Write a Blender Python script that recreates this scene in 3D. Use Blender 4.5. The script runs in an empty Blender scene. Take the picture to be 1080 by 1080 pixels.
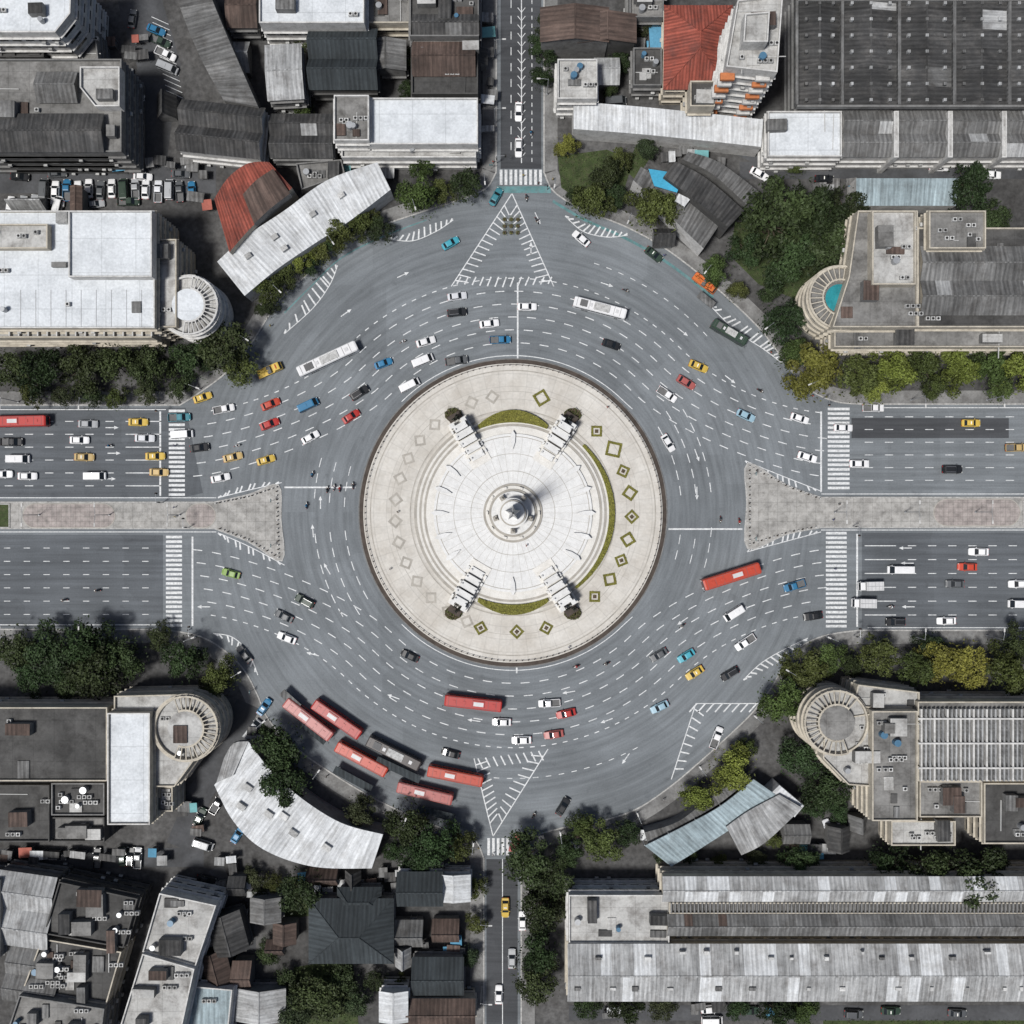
import bpy, math, random
from mathutils import Vector, Matrix
R=random.Random(11)
S=0.24; CX=CY=540.0; H=260.0
def W(x,y,h=0.0):
    k=S*(H-h)/H
    return ((x-CX)*k,(CY-y)*k)
rad=math.radians
scene=bpy.context.scene
COL=scene.collection
# ------------------------------------------------------------ materials
MATS={}
def M(key,col,rough=.85,var=.2,scale=.12,fine=.1,island=.0,streak=0,ribs=0,period=1.1,metal=0,dirt=0,dirtcol=(.05,.045,.04),objcol=False,spec=.3,coat=0,seam=0):
    m=bpy.data.materials.new(key); m.use_nodes=True
    nt=m.node_tree; N=nt.nodes; L=nt.links
    bs=N['Principled BSDF']; bs.inputs['Roughness'].default_value=rough; bs.inputs['Metallic'].default_value=metal
    bs.inputs['Specular IOR Level'].default_value=spec
    if coat: bs.inputs['Coat Weight'].default_value=coat
    tc=N.new('ShaderNodeTexCoord'); oi=N.new('ShaderNodeObjectInfo')
    facs=[]
    def mr(sock,lo,hi,a=.3,b=.7):
        n=N.new('ShaderNodeMapRange'); n.inputs[1].default_value=a; n.inputs[2].default_value=b
        n.inputs[3].default_value=lo; n.inputs[4].default_value=hi; L.new(sock,n.inputs[0]); return n.outputs[0]
    def noise(sc,det,vec,rough_=.6):
        n=N.new('ShaderNodeTexNoise'); n.inputs['Scale'].default_value=sc; n.inputs['Detail'].default_value=det
        n.inputs['Roughness'].default_value=rough_; L.new(vec,n.inputs['Vector']); return n.outputs[0]
    off=N.new('ShaderNodeVectorMath'); off.operation='MULTIPLY_ADD'
    L.new(oi.outputs['Random'],off.inputs[0]); off.inputs[1].default_value=(90,70,0); L.new(tc.outputs['Object'],off.inputs[2])
    vec=off.outputs[0]
    if var: facs.append(mr(noise(scale,5,vec),1-var,1+var))
    if fine: facs.append(mr(noise(scale*14,2,vec),1-fine,1+fine))
    if island:
        g=N.new('ShaderNodeNewGeometry'); facs.append(mr(g.outputs['Random Per Island'],1-island,1+island,0,1))
    if streak:
        mp=N.new('ShaderNodeMapping'); mp.inputs['Scale'].default_value=(1.6,.1,1); L.new(tc.outputs['UV'],mp.inputs[0])
        facs.append(mr(noise(1,4,mp.outputs[0],.7),1-streak,1+streak*.5,.3,.65))
    if ribs or seam:
        sp=N.new('ShaderNodeSeparateXYZ'); L.new(tc.outputs['UV'],sp.inputs[0])
    if ribs:
        a=N.new('ShaderNodeMath'); a.operation='MULTIPLY'; a.inputs[1].default_value=2*math.pi/period; L.new(sp.outputs[0],a.inputs[0])
        b=N.new('ShaderNodeMath'); b.operation='SINE'; L.new(a.outputs[0],b.inputs[0])
        facs.append(mr(b.outputs[0],1-ribs,1+ribs*.4,-1,1))
        bp=N.new('ShaderNodeBump'); bp.inputs['Distance'].default_value=.06; bp.inputs['Strength'].default_value=.6
        L.new(b.outputs[0],bp.inputs['Height']); L.new(bp.outputs[0],bs.inputs['Normal'])
    if seam:
        for o,per in ((0,seam),(1,seam)):
            a=N.new('ShaderNodeMath'); a.operation='PINGPONG'; a.inputs[1].default_value=per/2; L.new(sp.outputs[o],a.inputs[0])
            facs.append(mr(a.outputs[0],.82,1,0.03,.16))
    if facs:
        cur=facs[0]
        for f in facs[1:]:
            mm=N.new('ShaderNodeMath'); mm.operation='MULTIPLY'; L.new(cur,mm.inputs[0]); L.new(f,mm.inputs[1]); cur=mm.outputs[0]
    else: cur=None
    rgb=N.new('ShaderNodeRGB'); rgb.outputs[0].default_value=(*col,1); c=rgb.outputs[0]
    if objcol: c=oi.outputs['Color']
    if dirt:
        d=mr(noise(scale*2.3,7,vec,.72),0,dirt,.46,.68)
        mx=N.new('ShaderNodeMix'); mx.data_type='RGBA'; L.new(d,mx.inputs[0]); L.new(c,mx.inputs[6]); mx.inputs[7].default_value=(*dirtcol,1); c=mx.outputs[2]
    if cur is not None:
        sc=N.new('ShaderNodeVectorMath'); sc.operation='SCALE'; L.new(c,sc.inputs[0]); L.new(cur,sc.inputs['Scale']); c=sc.outputs[0]
    L.new(c,bs.inputs['Base Color'])
    MATS[key]=m; return m
# roofs
M('roof_dark',(.048,.048,.048),var=.4,island=.3,streak=.5,ribs=.25,dirt=.55,dirtcol=(.11,.105,.10))
M('roof_grey',(.14,.14,.138),var=.35,island=.22,streak=.5,ribs=.2,dirt=.6)
M('roof_light',(.34,.345,.345),var=.24,island=.13,streak=.5,ribs=.12,dirt=.65,dirtcol=(.12,.112,.105))
M('roof_white',(.54,.555,.565),var=.12,island=.07,streak=.35,ribs=.08,dirt=.45,dirtcol=(.25,.24,.22))
M('roof_rust',(.085,.06,.05),var=.4,island=.3,streak=.5,ribs=.2,dirt=.6,dirtcol=(.05,.04,.035))
M('roof_red',(.25,.065,.045),var=.3,island=.12,streak=.5,ribs=.3,period=.8,dirt=.6,dirtcol=(.085,.045,.04))
M('roof_blue',(.28,.345,.37),var=.2,island=.12,streak=.4,ribs=.1,dirt=.45,dirtcol=(.12,.13,.13))
M('roof_slate',(.035,.042,.046),var=.3,island=.15,streak=.4,ribs=.2)
M('deck_dark',(.065,.064,.062),var=.4,dirt=.8,dirtcol=(.026,.025,.024),seam=5)
M('deck_mid',(.175,.172,.165),var=.38,dirt=.8,dirtcol=(.06,.057,.053),seam=5)
M('deck_light',(.38,.378,.365),var=.25,dirt=.75,dirtcol=(.13,.12,.11),seam=6)
M('deck_white',(.55,.575,.595),var=.09,dirt=.5,dirtcol=(.34,.36,.375),seam=8)
M('wall_white',(.50,.495,.48),var=.15,dirt=.55,dirtcol=(.19,.18,.165),scale=.3)
M('wall_cream',(.42,.385,.32),var=.18,dirt=.5,dirtcol=(.17,.15,.125),scale=.3)
M('wall_grey',(.165,.164,.16),var=.2,dirt=.5,scale=.3)
M('wall_dark',(.065,.064,.062),var=.3,dirt=.4,scale=.3)
M('wall_orange',(.42,.15,.06),var=.2)
M('glass',(.02,.025,.03),rough=.1,var=.3,fine=0,island=.5,spec=.6)
M('steel',(.33,.34,.35),rough=.45,var=.15,metal=.4)
M('pipe',(.42,.42,.41),rough=.6,var=.2)
M('ac',(.40,.40,.39),var=.2,island=.35,dirt=.5,scale=1)
M('black',(.02,.02,.02),var=.2)
M('tank_blue',(.06,.14,.22),rough=.4,var=.1)
M('tarp_blue',(.07,.20,.30),var=.25,island=.3)
M('tarp_bright',(.05,.30,.46),var=.2)
M('tarp_teal',(.12,.28,.29),var=.25,island=.3)
M('tarp_red',(.25,.08,.06),var=.25,island=.3)
M('pool',(.025,.21,.24),rough=.08,var=.25,scale=.5,spec=.5)
# ground
M('ground_mat',(.070,.069,.068),var=.42,scale=.06,fine=.3,dirt=.75,dirtcol=(.033,.031,.029))
M('pavement_mat',(.17,.169,.165),var=.35,scale=.15,dirt=.7,dirtcol=(.075,.07,.066))
M('kerb_mat',(.37,.365,.35),var=.25,scale=1,dirt=.5)
M('alley_mat',(.062,.064,.068),var=.35,scale=.1,dirt=.5,dirtcol=(.038,.038,.039))
M('paint_white',(.60,.61,.61),rough=.6,var=.15,scale=.9,dirt=.75,dirtcol=(.22,.225,.23))
M('paint_teal',(.09,.20,.205),rough=.7,var=.3,scale=.4,dirt=.7,dirtcol=(.14,.15,.155))
M('paint_yellow',(.55,.38,.05),rough=.6,var=.2,scale=.9,dirt=.4)
M('grass_mat',(.035,.052,.016),var=.4,scale=.4,fine=.4,dirt=.6,dirtcol=(.06,.052,.033))
M('hedge_base',(.135,.13,.028),var=.4,scale=1,fine=.3)
M('soil',(.09,.065,.045),var=.4,scale=1)
M('brick_pink',(.30,.265,.25),var=.3,scale=.5,dirt=.7,dirtcol=(.2,.19,.175),seam=1.2)
M('median_mat',(.32,.312,.295),var=.28,scale=.3,dirt=.65,dirtcol=(.15,.142,.13),seam=2.4)
M('marble',(.60,.585,.55),var=.08,scale=.4,dirt=.4,dirtcol=(.42,.39,.345),island=.04)
M('marble_white',(.60,.60,.59),var=.08,scale=.4,dirt=.35,dirtcol=(.42,.41,.39),island=.04)
M('stone_step',(.34,.32,.285),var=.15,scale=.4,dirt=.4,dirtcol=(.22,.2,.17),island=.06)
M('stone_dark',(.06,.048,.04),var=.3,scale=.5)
M('bronze',(.03,.034,.026),rough=.4,metal=.6,var=.2)
# vehicles
M('car_paint',(1,1,1),rough=.35,var=.04,fine=.03,objcol=True,coat=.2,spec=.3)
M('car_glass',(.012,.015,.018),rough=.12,var=0,fine=0,spec=.5)
M('tyre',(.02,.02,.02),var=.1)
M('chrome',(.5,.5,.5),rough=.25,metal=.8,var=0,fine=0)
M('lamp_red',(.4,.02,.02),rough=.2,var=0,fine=0)
M('lamp_white',(.8,.8,.75),rough=.2,var=0,fine=0)
M('plastic_grey',(.12,.12,.12),var=.1)
M('bus_white',(.5,.5,.5),rough=.4,var=.1,scale=1)
M('cloth',(1,1,1),objcol=True,var=.2,scale=4)
M('trousers',(.03,.035,.05),var=.2,scale=4)
M('skin',(.35,.2,.13),var=.05,scale=4)
M('hair',(.015,.012,.01),var=.1)
M('bark',(.08,.065,.045),var=.3,scale=3)
def asphalt(key,base):
    m=bpy.data.materials.new(key); m.use_nodes=True; nt=m.node_tree; N=nt.nodes; L=nt.links
    bs=N['Principled BSDF']; bs.inputs['Roughness'].default_value=.85; bs.inputs['Specular IOR Level'].default_value=.25
    tc=N.new('ShaderNodeTexCoord'); sp=N.new('ShaderNodeSeparateXYZ'); L.new(tc.outputs['Object'],sp.inputs[0])
    def ma(op,a,b=None):
        n=N.new('ShaderNodeMath'); n.operation=op
        for i,v in enumerate((a,b)):
            if v is None: continue
            if isinstance(v,(int,float)): n.inputs[i].default_value=v
            else: L.new(v,n.inputs[i])
        return n.outputs[0]
    x,y=sp.outputs[0],sp.outputs[1]
    r=ma('SQRT',ma('ADD',ma('MULTIPLY',x,x),ma('MULTIPLY',y,y)))
    th=ma('ARCTAN2',y,x)
    def comb(a,b):
        c=N.new('ShaderNodeCombineXYZ'); L.new(a,c.inputs[0]); L.new(b,c.inputs[1]); return c.outputs[0]
    def noise(v,sc,det=4):
        n=N.new('ShaderNodeTexNoise'); n.inputs['Scale'].default_value=sc; n.inputs['Detail'].default_value=det; n.inputs['Roughness'].default_value=.6; L.new(v,n.inputs['Vector']); return n.outputs[0]
    def mr(s,a,b,lo,hi):
        n=N.new('ShaderNodeMapRange'); n.inputs[1].default_value=a;n.inputs[2].default_value=b;n.inputs[3].default_value=lo;n.inputs[4].default_value=hi; L.new(s,n.inputs[0]); return n.outputs[0]
    polar=noise(comb(ma('MULTIPLY',r,.9),ma('MULTIPLY',th,3)),1)
    lin=noise(comb(ma('MULTIPLY',x,.03),ma('MULTIPLY',y,.9)),1)
    sel=mr(ma('ABSOLUTE',x),68,88,0,1)
    mx=N.new('ShaderNodeMix'); mx.data_type='FLOAT'; L.new(sel,mx.inputs[0]); L.new(polar,mx.inputs[2]); L.new(lin,mx.inputs[3])
    f=mr(mx.outputs[0],.3,.7,.76,1.15)
    g=mr(noise(tc.outputs['Object'],.05,5),.3,.7,.80,1.15)
    h=mr(noise(tc.outputs['Object'],2.5,2),.3,.7,.92,1.08)
    oil=mr(noise(tc.outputs['Object'],.35,6),.60,.72,1,.82)
    vo=N.new('ShaderNodeTexVoronoi'); vo.distance='CHEBYCHEV'; vo.inputs['Scale'].default_value=.045; L.new(tc.outputs['Object'],vo.inputs['Vector'])
    s2=N.new('ShaderNodeSeparateColor'); L.new(vo.outputs['Color'],s2.inputs[0])
    p=mr(s2.outputs[0],0,1,.92,1.05)
    v=ma('MULTIPLY',ma('MULTIPLY',ma('MULTIPLY',ma('MULTIPLY',f,g),h),p),oil)
    sc=N.new('ShaderNodeVectorMath'); sc.operation='SCALE'; sc.inputs[0].default_value=base; L.new(v,sc.inputs['Scale']); L.new(sc.outputs[0],bs.inputs['Base Color'])
    MATS[key]=m
asphalt('asphalt',(.158,.172,.183))
asphalt('asphalt_worn',(.098,.107,.117))
asphalt('asphalt_new',(.058,.061,.066))
def paving():
    m=bpy.data.materials.new('plaza_paving'); m.use_nodes=True; nt=m.node_tree; N=nt.nodes; L=nt.links
    bs=N['Principled BSDF']; bs.inputs['Roughness'].default_value=.8
    tc=N.new('ShaderNodeTexCoord'); sp=N.new('ShaderNodeSeparateXYZ'); L.new(tc.outputs['Object'],sp.inputs[0])
    def ma(op,a,b=None):
        n=N.new('ShaderNodeMath'); n.operation=op
        for i,v in enumerate((a,b)):
            if v is None: continue
            if isinstance(v,(int,float)): n.inputs[i].default_value=v
            else: L.new(v,n.inputs[i])
        return n.outputs[0]
    def mr(s,a,b,lo,hi):
        n=N.new('ShaderNodeMapRange'); n.inputs[1].default_value=a;n.inputs[2].default_value=b;n.inputs[3].default_value=lo;n.inputs[4].default_value=hi; L.new(s,n.inputs[0]); return n.outputs[0]
    x,y=sp.outputs[0],sp.outputs[1]
    r=ma('SQRT',ma('ADD',ma('MULTIPLY',x,x),ma('MULTIPLY',y,y))); th=ma('ARCTAN2',y,x)
    j1=mr(ma('PINGPONG',r,1.6),.04,.16,.86,1); j2=mr(ma('PINGPONG',ma('MULTIPLY',th,60/math.pi),1),.02,.10,.89,1)
    n=N.new('ShaderNodeTexNoise'); n.inputs['Scale'].default_value=.12; n.inputs['Detail'].default_value=8; n.inputs['Roughness'].default_value=.65; L.new(tc.outputs['Object'],n.inputs['Vector'])
    n2=N.new('ShaderNodeTexNoise'); n2.inputs['Scale'].default_value=1.5; n2.inputs['Detail'].default_value=5; L.new(tc.outputs['Object'],n2.inputs['Vector'])
    cell=N.new('ShaderNodeTexWhiteNoise'); cell.noise_dimensions='2D'
    c=N.new('ShaderNodeCombineXYZ'); L.new(ma('FLOOR',ma('DIVIDE',r,1.6)),c.inputs[0]); L.new(ma('FLOOR',ma('MULTIPLY',th,60/math.pi)),c.inputs[1]); L.new(c.outputs[0],cell.inputs['Vector'])
    v=ma('MULTIPLY',ma('MULTIPLY',j1,j2),ma('MULTIPLY',mr(n2.outputs[0],.3,.7,.92,1.05),mr(cell.outputs[0],0,1,.95,1.03)))
    mx=N.new('ShaderNodeMix'); mx.data_type='RGBA'; L.new(mr(n.outputs[0],.35,.68,0,.9),mx.inputs[0]); mx.inputs[6].default_value=(.55,.53,.49,1); mx.inputs[7].default_value=(.40,.37,.325,1)
    sc=N.new('ShaderNodeVectorMath'); sc.operation='SCALE'; L.new(mx.outputs[2],sc.inputs[0]); L.new(v,sc.inputs['Scale']); L.new(sc.outputs[0],bs.inputs['Base Color'])
    MATS['plaza']=m
paving()
def leafmat():
    m=bpy.data.materials.new('leaves'); m.use_nodes=True; nt=m.node_tree; N=nt.nodes; L=nt.links
    bs=N['Principled BSDF']; bs.inputs['Roughness'].default_value=.6; bs.inputs['Specular IOR Level'].default_value=.2
    uv=N.new('ShaderNodeTexCoord'); sp=N.new('ShaderNodeSeparateXYZ'); L.new(uv.outputs['UV'],sp.inputs[0])
    g=N.new('ShaderNodeNewGeometry'); oi=N.new('ShaderNodeObjectInfo')
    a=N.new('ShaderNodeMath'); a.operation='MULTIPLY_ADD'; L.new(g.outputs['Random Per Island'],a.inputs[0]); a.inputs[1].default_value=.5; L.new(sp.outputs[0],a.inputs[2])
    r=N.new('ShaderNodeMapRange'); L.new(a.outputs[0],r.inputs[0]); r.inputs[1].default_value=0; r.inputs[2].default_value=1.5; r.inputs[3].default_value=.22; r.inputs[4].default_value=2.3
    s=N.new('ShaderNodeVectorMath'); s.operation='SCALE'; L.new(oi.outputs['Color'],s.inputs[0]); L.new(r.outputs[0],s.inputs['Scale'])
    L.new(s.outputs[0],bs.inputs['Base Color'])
    MATS['leaf']=m
leafmat()
# ------------------------------------------------------------ mesh builder
class MB:
    def __init__(s): s.V=[];s.F=[];s.K=[];s.U=[];s.keys=[]
    def face(s,pts,key,uv=None):
        i=len(s.V); s.V+= [tuple(p) for p in pts]; s.F.append(tuple(range(i,i+len(pts))))
        if key not in s.keys: s.keys.append(key)
        s.K.append(s.keys.index(key))
        if uv is None:
            a,b,c=Vector(pts[0]),Vector(pts[1]),Vector(pts[2]); n=(b-a).cross(c-b)
            if n.length<1e-9 or abs(n.normalized().z)>.5: uv=[(p[0],p[1]) for p in pts]
            else:
                d=Vector((-n.y,n.x,0)).normalized(); uv=[(p[0]*d.x+p[1]*d.y,p[2]) for p in pts]
        s.U+=list(uv)
    def prism(s,poly,z0,z1,ks,kt=None,bottom=False):
        n=len(poly)
        for i in range(n):
            a,b=poly[i],poly[(i+1)%n]
            s.face([(a[0],a[1],z0),(b[0],b[1],z0),(b[0],b[1],z1),(a[0],a[1],z1)],ks)
        s.face([(p[0],p[1],z1) for p in poly],kt or ks)
        if bottom: s.face([(p[0],p[1],z0) for p in reversed(poly)],ks)
    def box(s,x,y,z0,sx,sy,sz,key,ang=0,kt=None):
        c,n=math.cos(ang),math.sin(ang)
        P=[(x+c*a-n*b,y+n*a+c*b) for a,b in((-sx/2,-sy/2),(sx/2,-sy/2),(sx/2,sy/2),(-sx/2,sy/2))]
        s.prism(P,z0,z0+sz,key,kt,True)
    def cyl(s,x,y,z0,r,h,key,n=12,r2=None,kt=None):
        r2=r if r2 is None else r2
        A=[(x+r*math.cos(2*math.pi*i/n),y+r*math.sin(2*math.pi*i/n),z0) for i in range(n)]
        B=[(x+r2*math.cos(2*math.pi*i/n),y+r2*math.sin(2*math.pi*i/n),z0+h) for i in range(n)]
        for i in range(n): j=(i+1)%n; s.face([A[i],A[j],B[j],B[i]],key)
        if r2>.01: s.face(B,kt or key)
    def tube(s,a,b,r1,r2,key,n=6):
        a,b=Vector(a),Vector(b); d=(b-a).normalized(); u=d.orthogonal().normalized(); v=d.cross(u)
        A=[a+(u*math.cos(t)+v*math.sin(t))*r1 for t in [2*math.pi*i/n for i in range(n)]]
        B=[b+(u*math.cos(t)+v*math.sin(t))*r2 for t in [2*math.pi*i/n for i in range(n)]]
        for i in range(n): j=(i+1)%n; s.face([A[i],A[j],B[j],B[i]],key)
        s.face(list(reversed(A)),key); s.face(B,key)
    def loft(s,secs,key):
        for A,B in zip(secs,secs[1:]):
            n=len(A)
            for i in range(n): j=(i+1)%n; s.face([A[i],A[j],B[j],B[i]],key)
        s.face(list(reversed(secs[0])),key); s.face(secs[-1],key)
    def mesh(s,name,origin=(0,0)):
        m=bpy.data.meshes.new(name); ox,oy=origin
        m.from_pydata([(v[0]-ox,v[1]-oy,v[2]) for v in s.V],[],s.F)
        for k in s.keys: m.materials.append(MATS[k])
        m.polygons.foreach_set('material_index',s.K)
        uv=m.uv_layers.new(name='UVMap'); flat=[c for u in s.U for c in u]; uv.data.foreach_set('uv',flat)
        m.update(); return m
    def build(s,name,zero=False):
        if not s.V: return None
        if zero: o=(0,0)
        else:
            xs=[v[0] for v in s.V]; ys=[v[1] for v in s.V]; o=((min(xs)+max(xs))/2,(min(ys)+max(ys))/2)
        ob=bpy.data.objects.new(name,s.mesh(name,o)); ob.location=(o[0],o[1],0); COL.objects.link(ob); return ob
def area(P): return sum(P[i][0]*P[(i+1)%len(P)][1]-P[(i+1)%len(P)][0]*P[i][1] for i in range(len(P)))/2
def ccw(P): return P if area(P)>0 else P[::-1]
def offs(P,d):
    n=len(P); out=[]
    for i in range(n):
        a,b,c=Vector(P[i-1]),Vector(P[i]),Vector(P[(i+1)%n])
        e1=(b-a).normalized(); e2=(c-b).normalized(); n1=Vector((-e1.y,e1.x)); n2=Vector((-e2.y,e2.x))
        k=max(.35,1+n1.dot(n2)); q=b+(n1+n2)/k*d; out.append((q.x,q.y))
    return out
def inside(p,P):
    r=False; j=len(P)-1
    for i in range(len(P)):
        if (P[i][1]>p[1])!=(P[j][1]>p[1]) and p[0]<(P[j][0]-P[i][0])*(p[1]-P[i][1])/(P[j][1]-P[i][1])+P[i][0]: r=not r
        j=i
    return r
def sample(P):
    xs=[p[0] for p in P]; ys=[p[1] for p in P]
    for _ in range(60):
        q=(R.uniform(min(xs),max(xs)),R.uniform(min(ys),max(ys)))
        if inside(q,P): return q
    return None
def cm(pts,n=6):
    out=[]
    for i in range(len(pts)-1):
        p0=pts[max(i-1,0)];p1=pts[i];p2=pts[i+1];p3=pts[min(i+2,len(pts)-1)]
        for k in range(n):
            t=k/n; out.append(tuple(.5*((2*p1[a])+(-p0[a]+p2[a])*t+(2*p0[a]-5*p1[a]+4*p2[a]-p3[a])*t*t+(-p0[a]+3*p1[a]-3*p2[a]+p3[a])*t**3) for a in (0,1)))
    out.append(pts[-1]); return out
# ------------------------------------------------------------ roads
ZB=.13
mb=MB(); mb.face([(-1500,-1500,-.03),(1500,-1500,-.03),(1500,1500,-.03),(-1500,1500,-.03)],'ground_mat'); mb.build('ground',True)
mb=MB()
P=[W(-1200,424),W(190,424),W(190,180),W(520,180),W(520,-1200),W(580,-1200),W(580,180),W(890,180),W(890,415),W(2200,415),W(2200,672),W(890,672),W(890,900),W(553,900),W(553,2200),W(505,2200),W(505,900),W(190,900),W(190,668),W(-1200,668)]
mb.face([(p[0],p[1],0) for p in P[::-1]],'asphalt'); mb.build('road',True)
kNW=[(190,428),(215,412),(243,390),(266,362),(283,335),(300,312),(325,290),(355,262),(400,240),(440,226),(480,213),(512,200),(524,182)]
kNE=[(573,182),(584,203),(615,222),(660,240),(700,262),(740,292),(775,322),(803,350),(826,380),(848,408),(880,424),(915,427)]
kSE=[(905,664),(868,670),(840,684),(825,704),(812,726),(792,752),(765,778),(735,805),(705,830),(670,853),(630,866),(590,873),(560,884),(549,905)]
kSW=[(511,905),(500,884),(470,874),(430,858),(385,836),(340,808),(305,782),(283,757),(272,732),(258,706),(238,686),(210,670),(170,663)]
blocks={'NW':[(-1200,428)]+cm(kNW)+[(526,-1200),(-1200,-1200)],
'NE':[(573,-1200)]+cm(kNE)+[(2200,427),(2200,-1200)],
'SE':[(2200,664)]+cm(kSE)+[(549,2200),(2200,2200)],
'SW':[(511,2200)]+cm(kSW)+[(-1200,663),(-1200,2200)]}
for k,b in blocks.items():
    P=ccw([W(*p) for p in b]); Q=offs(P,.35); Q2=offs(P,3.6)
    mb=MB(); n=len(P)
    for i in range(n):
        j=(i+1)%n
        mb.face([(*P[i],-.02),(*P[j],-.02),(*P[j],ZB),(*P[i],ZB)],'kerb_mat')
        mb.face([(*P[i],ZB),(*P[j],ZB),(*Q[j],ZB),(*Q[i],ZB)],'kerb_mat')
        if (Vector(Q2[j])-Vector(Q2[i])).dot(Vector(P[j])-Vector(P[i]))>0:
            z=ZB+.004+.0012*(i%2); mb.face([(*Q[i],z),(*Q[j],z),(*Q2[j],z),(*Q2[i],z)],'pavement_mat')
    mb.face([(*q,ZB) for q in Q],'ground_mat')
    mb.build('pavement',True)
def ribbon(mb,pts,w,z,key,closed=False):
    P=[Vector(p) for p in pts]; L=[];Rr=[]
    for i,p in enumerate(P):
        a=P[max(i-1,0)]; b=P[min(i+1,len(P)-1)]; d=(b-a)
        if d.length<1e-6: d=Vector((1,0))
        d.normalize(); n=Vector((-d.y,d.x))*w/2; L.append(p+n); Rr.append(p-n)
    for i in range(len(P)-1):
        mb.face([(*Rr[i],z),(*Rr[i+1],z),(*L[i+1],z),(*L[i],z)],key)
def dash(mb,pts,w,z,key,on,off,start=0):
    P=[Vector(p) for p in pts]; cum=[0]
    for a,b in zip(P,P[1:]): cum.append(cum[-1]+(b-a).length)
    def at(t):
        for i in range(len(P)-1):
            if t<=cum[i+1]:
                k=(t-cum[i])/max(1e-9,cum[i+1]-cum[i]); return P[i].lerp(P[i+1],k)
        return P[-1]
    t=start
    while t+on<cum[-1]:
        ribbon(mb,[at(t),at(t+on*.5),at(t+on)],w,z,key); t+=on+off
def arc(cx,cy,r,a0,a1,n=40):
    return [(cx+r*math.cos(rad(a0+(a1-a0)*i/n)),cy-r*math.sin(rad(a0+(a1-a0)*i/n))) for i in range(n+1)]
def herm(p0,t0,p1,t1,n=16):
    o=[]
    for i in range(n+1):
        t=i/n; a=2*t**3-3*t*t+1;b=t**3-2*t*t+t;c=-2*t**3+3*t*t;d=t**3-t*t
        o.append(tuple(a*p0[k]+b*t0[k]+c*p1[k]+d*t1[k] for k in(0,1)))
    return o
WP=lambda pts:[W(*p) for p in pts]
def sheet(name,pts,z,key):
    mb=MB(); mb.face([(*p,z) for p in ccw(WP(pts))],key); return mb.build(name,True)
sheet('asphalt_patch',[(-1200,430),(176,430),(196,430),(214,520),(196,524),(-1200,526)],.004,'asphalt_worn')
sheet('asphalt_patch',[(-1200,564),(172,564),(172,661),(-1200,661)],.004,'asphalt_worn')
sheet('asphalt_patch',[(898,441),(1064,441),(1064,462),(898,462)],.004,'asphalt_new')
sheet('asphalt_patch',[(528,-600),(571,-600),(571,178),(528,178)],.004,'asphalt_new')
sheet('asphalt_patch',[(513,906),(546,906),(546,2000),(513,2000)],.004,'asphalt_new')
sheet('asphalt_patch',[(909,562),(2000,562),(2000,663),(909,663)],.004,'asphalt_worn')
Z=.009; LW=.23
mk=MB(); K='paint_white'
def top(k): 
    y=516-13.4*k; r=166+13.6*k; c=.7071
    L=herm((200,y),(150,-6),(541-r*c,541-r*c),(140*c+25,-140*c-25))
    Rr=herm((541+r*c,541-r*c),(140*c+25,140*c+25),(872,y),(150,8))
    return L[:-1]+arc(541,541,r,135,45,30)[0:]+Rr[1:]
def bot(k):
    return [(x,1082-y) for x,y in top(k)]
for k in range(0,7):
    for fn in (top,bot):
        pts=WP(fn(k))
        if k==0: ribbon(mk,pts[16:48],LW*.9,Z,K)
        else: dash(mk,pts,LW,Z,K,2.3 if k<6 else 1.2,2.5 if k<6 else 1.6,k*.9)
for r,a0,a1 in ((277,72,40),(280,-62,-98)):
    dash(mk,WP(arc(541,541,r,a0,a1)),.18,Z,K,1.4,1.9)
for r in (178,194,210):
    dash(mk,WP(arc(541,541,r,186,216,20)),.22,Z,K,2.4,1.6); dash(mk,WP(arc(541,541,r,6,36,20)),.22,Z,K,2.4,1.6)
    dash(mk,WP(arc(541,541,r,164,178,20)),.18,Z,K,2.4,1.6); dash(mk,WP(arc(541,541,r,-16,-4,20)),.18,Z,K,2.4,1.6)
for a,b in (((300,514),(375,514)),((705,558),(783,558)),((546,298),(546,378)),((545,702),(545,710))): ribbon(mk,WP([a,b]),.4,Z+.004,K)
for i in range(1,7):
    y=526-13.6*i
    dash(mk,WP([(-1100,y),(150,y)]),LW*.85,Z,K,2.1,3)
    y2=564+14*i
    dash(mk,WP([(-1100,y2),(165,y2)]),LW*.75,Z,K,1.6,3.4)
    dash(mk,WP([(912,520-13.4*i),(2100,520-13.4*i)]),LW*.8,Z,K,2.1,3)
    dash(mk,WP([(915,561+14.6*i),(2100,561+14.6*i)]),LW*.85,Z,K,2.1,3)
    ribbon(mk,WP([(140,526-13.6*i),(170,526-13.6*i)]),LW,Z+.004,K); ribbon(mk,WP([(912,561+14.6*i),(940,561+14.6*i)]),LW,Z+.004,K)
for y,x0,x1 in ((525,-1100,228),(561,-1100,228),(521,866,2100),(559,866,2100),(432,-1100,175),(659,-1100,170),(662,915,2100),(430,915,2100)):
    ribbon(mk,WP([(x0,y),(x1,y)]),.2,Z,K)
for x,a,b in ((169,434,523),(203,566,660),(904,563,661),(866,434,519)): ribbon(mk,WP([(x,a),(x,b)]),.45,Z+.004,K)
ribbon(mk,WP([(550,-1100),(550,172)]),.25,Z,'paint_white'); ribbon(mk,WP([(530,906),(530,2100)]),.2,Z,K)
dash(mk,WP([(539,-900),(539,172)]),.2,Z,K,2,2); dash(mk,WP([(561,-900),(561,172)]),.2,Z,K,1,1)
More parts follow.
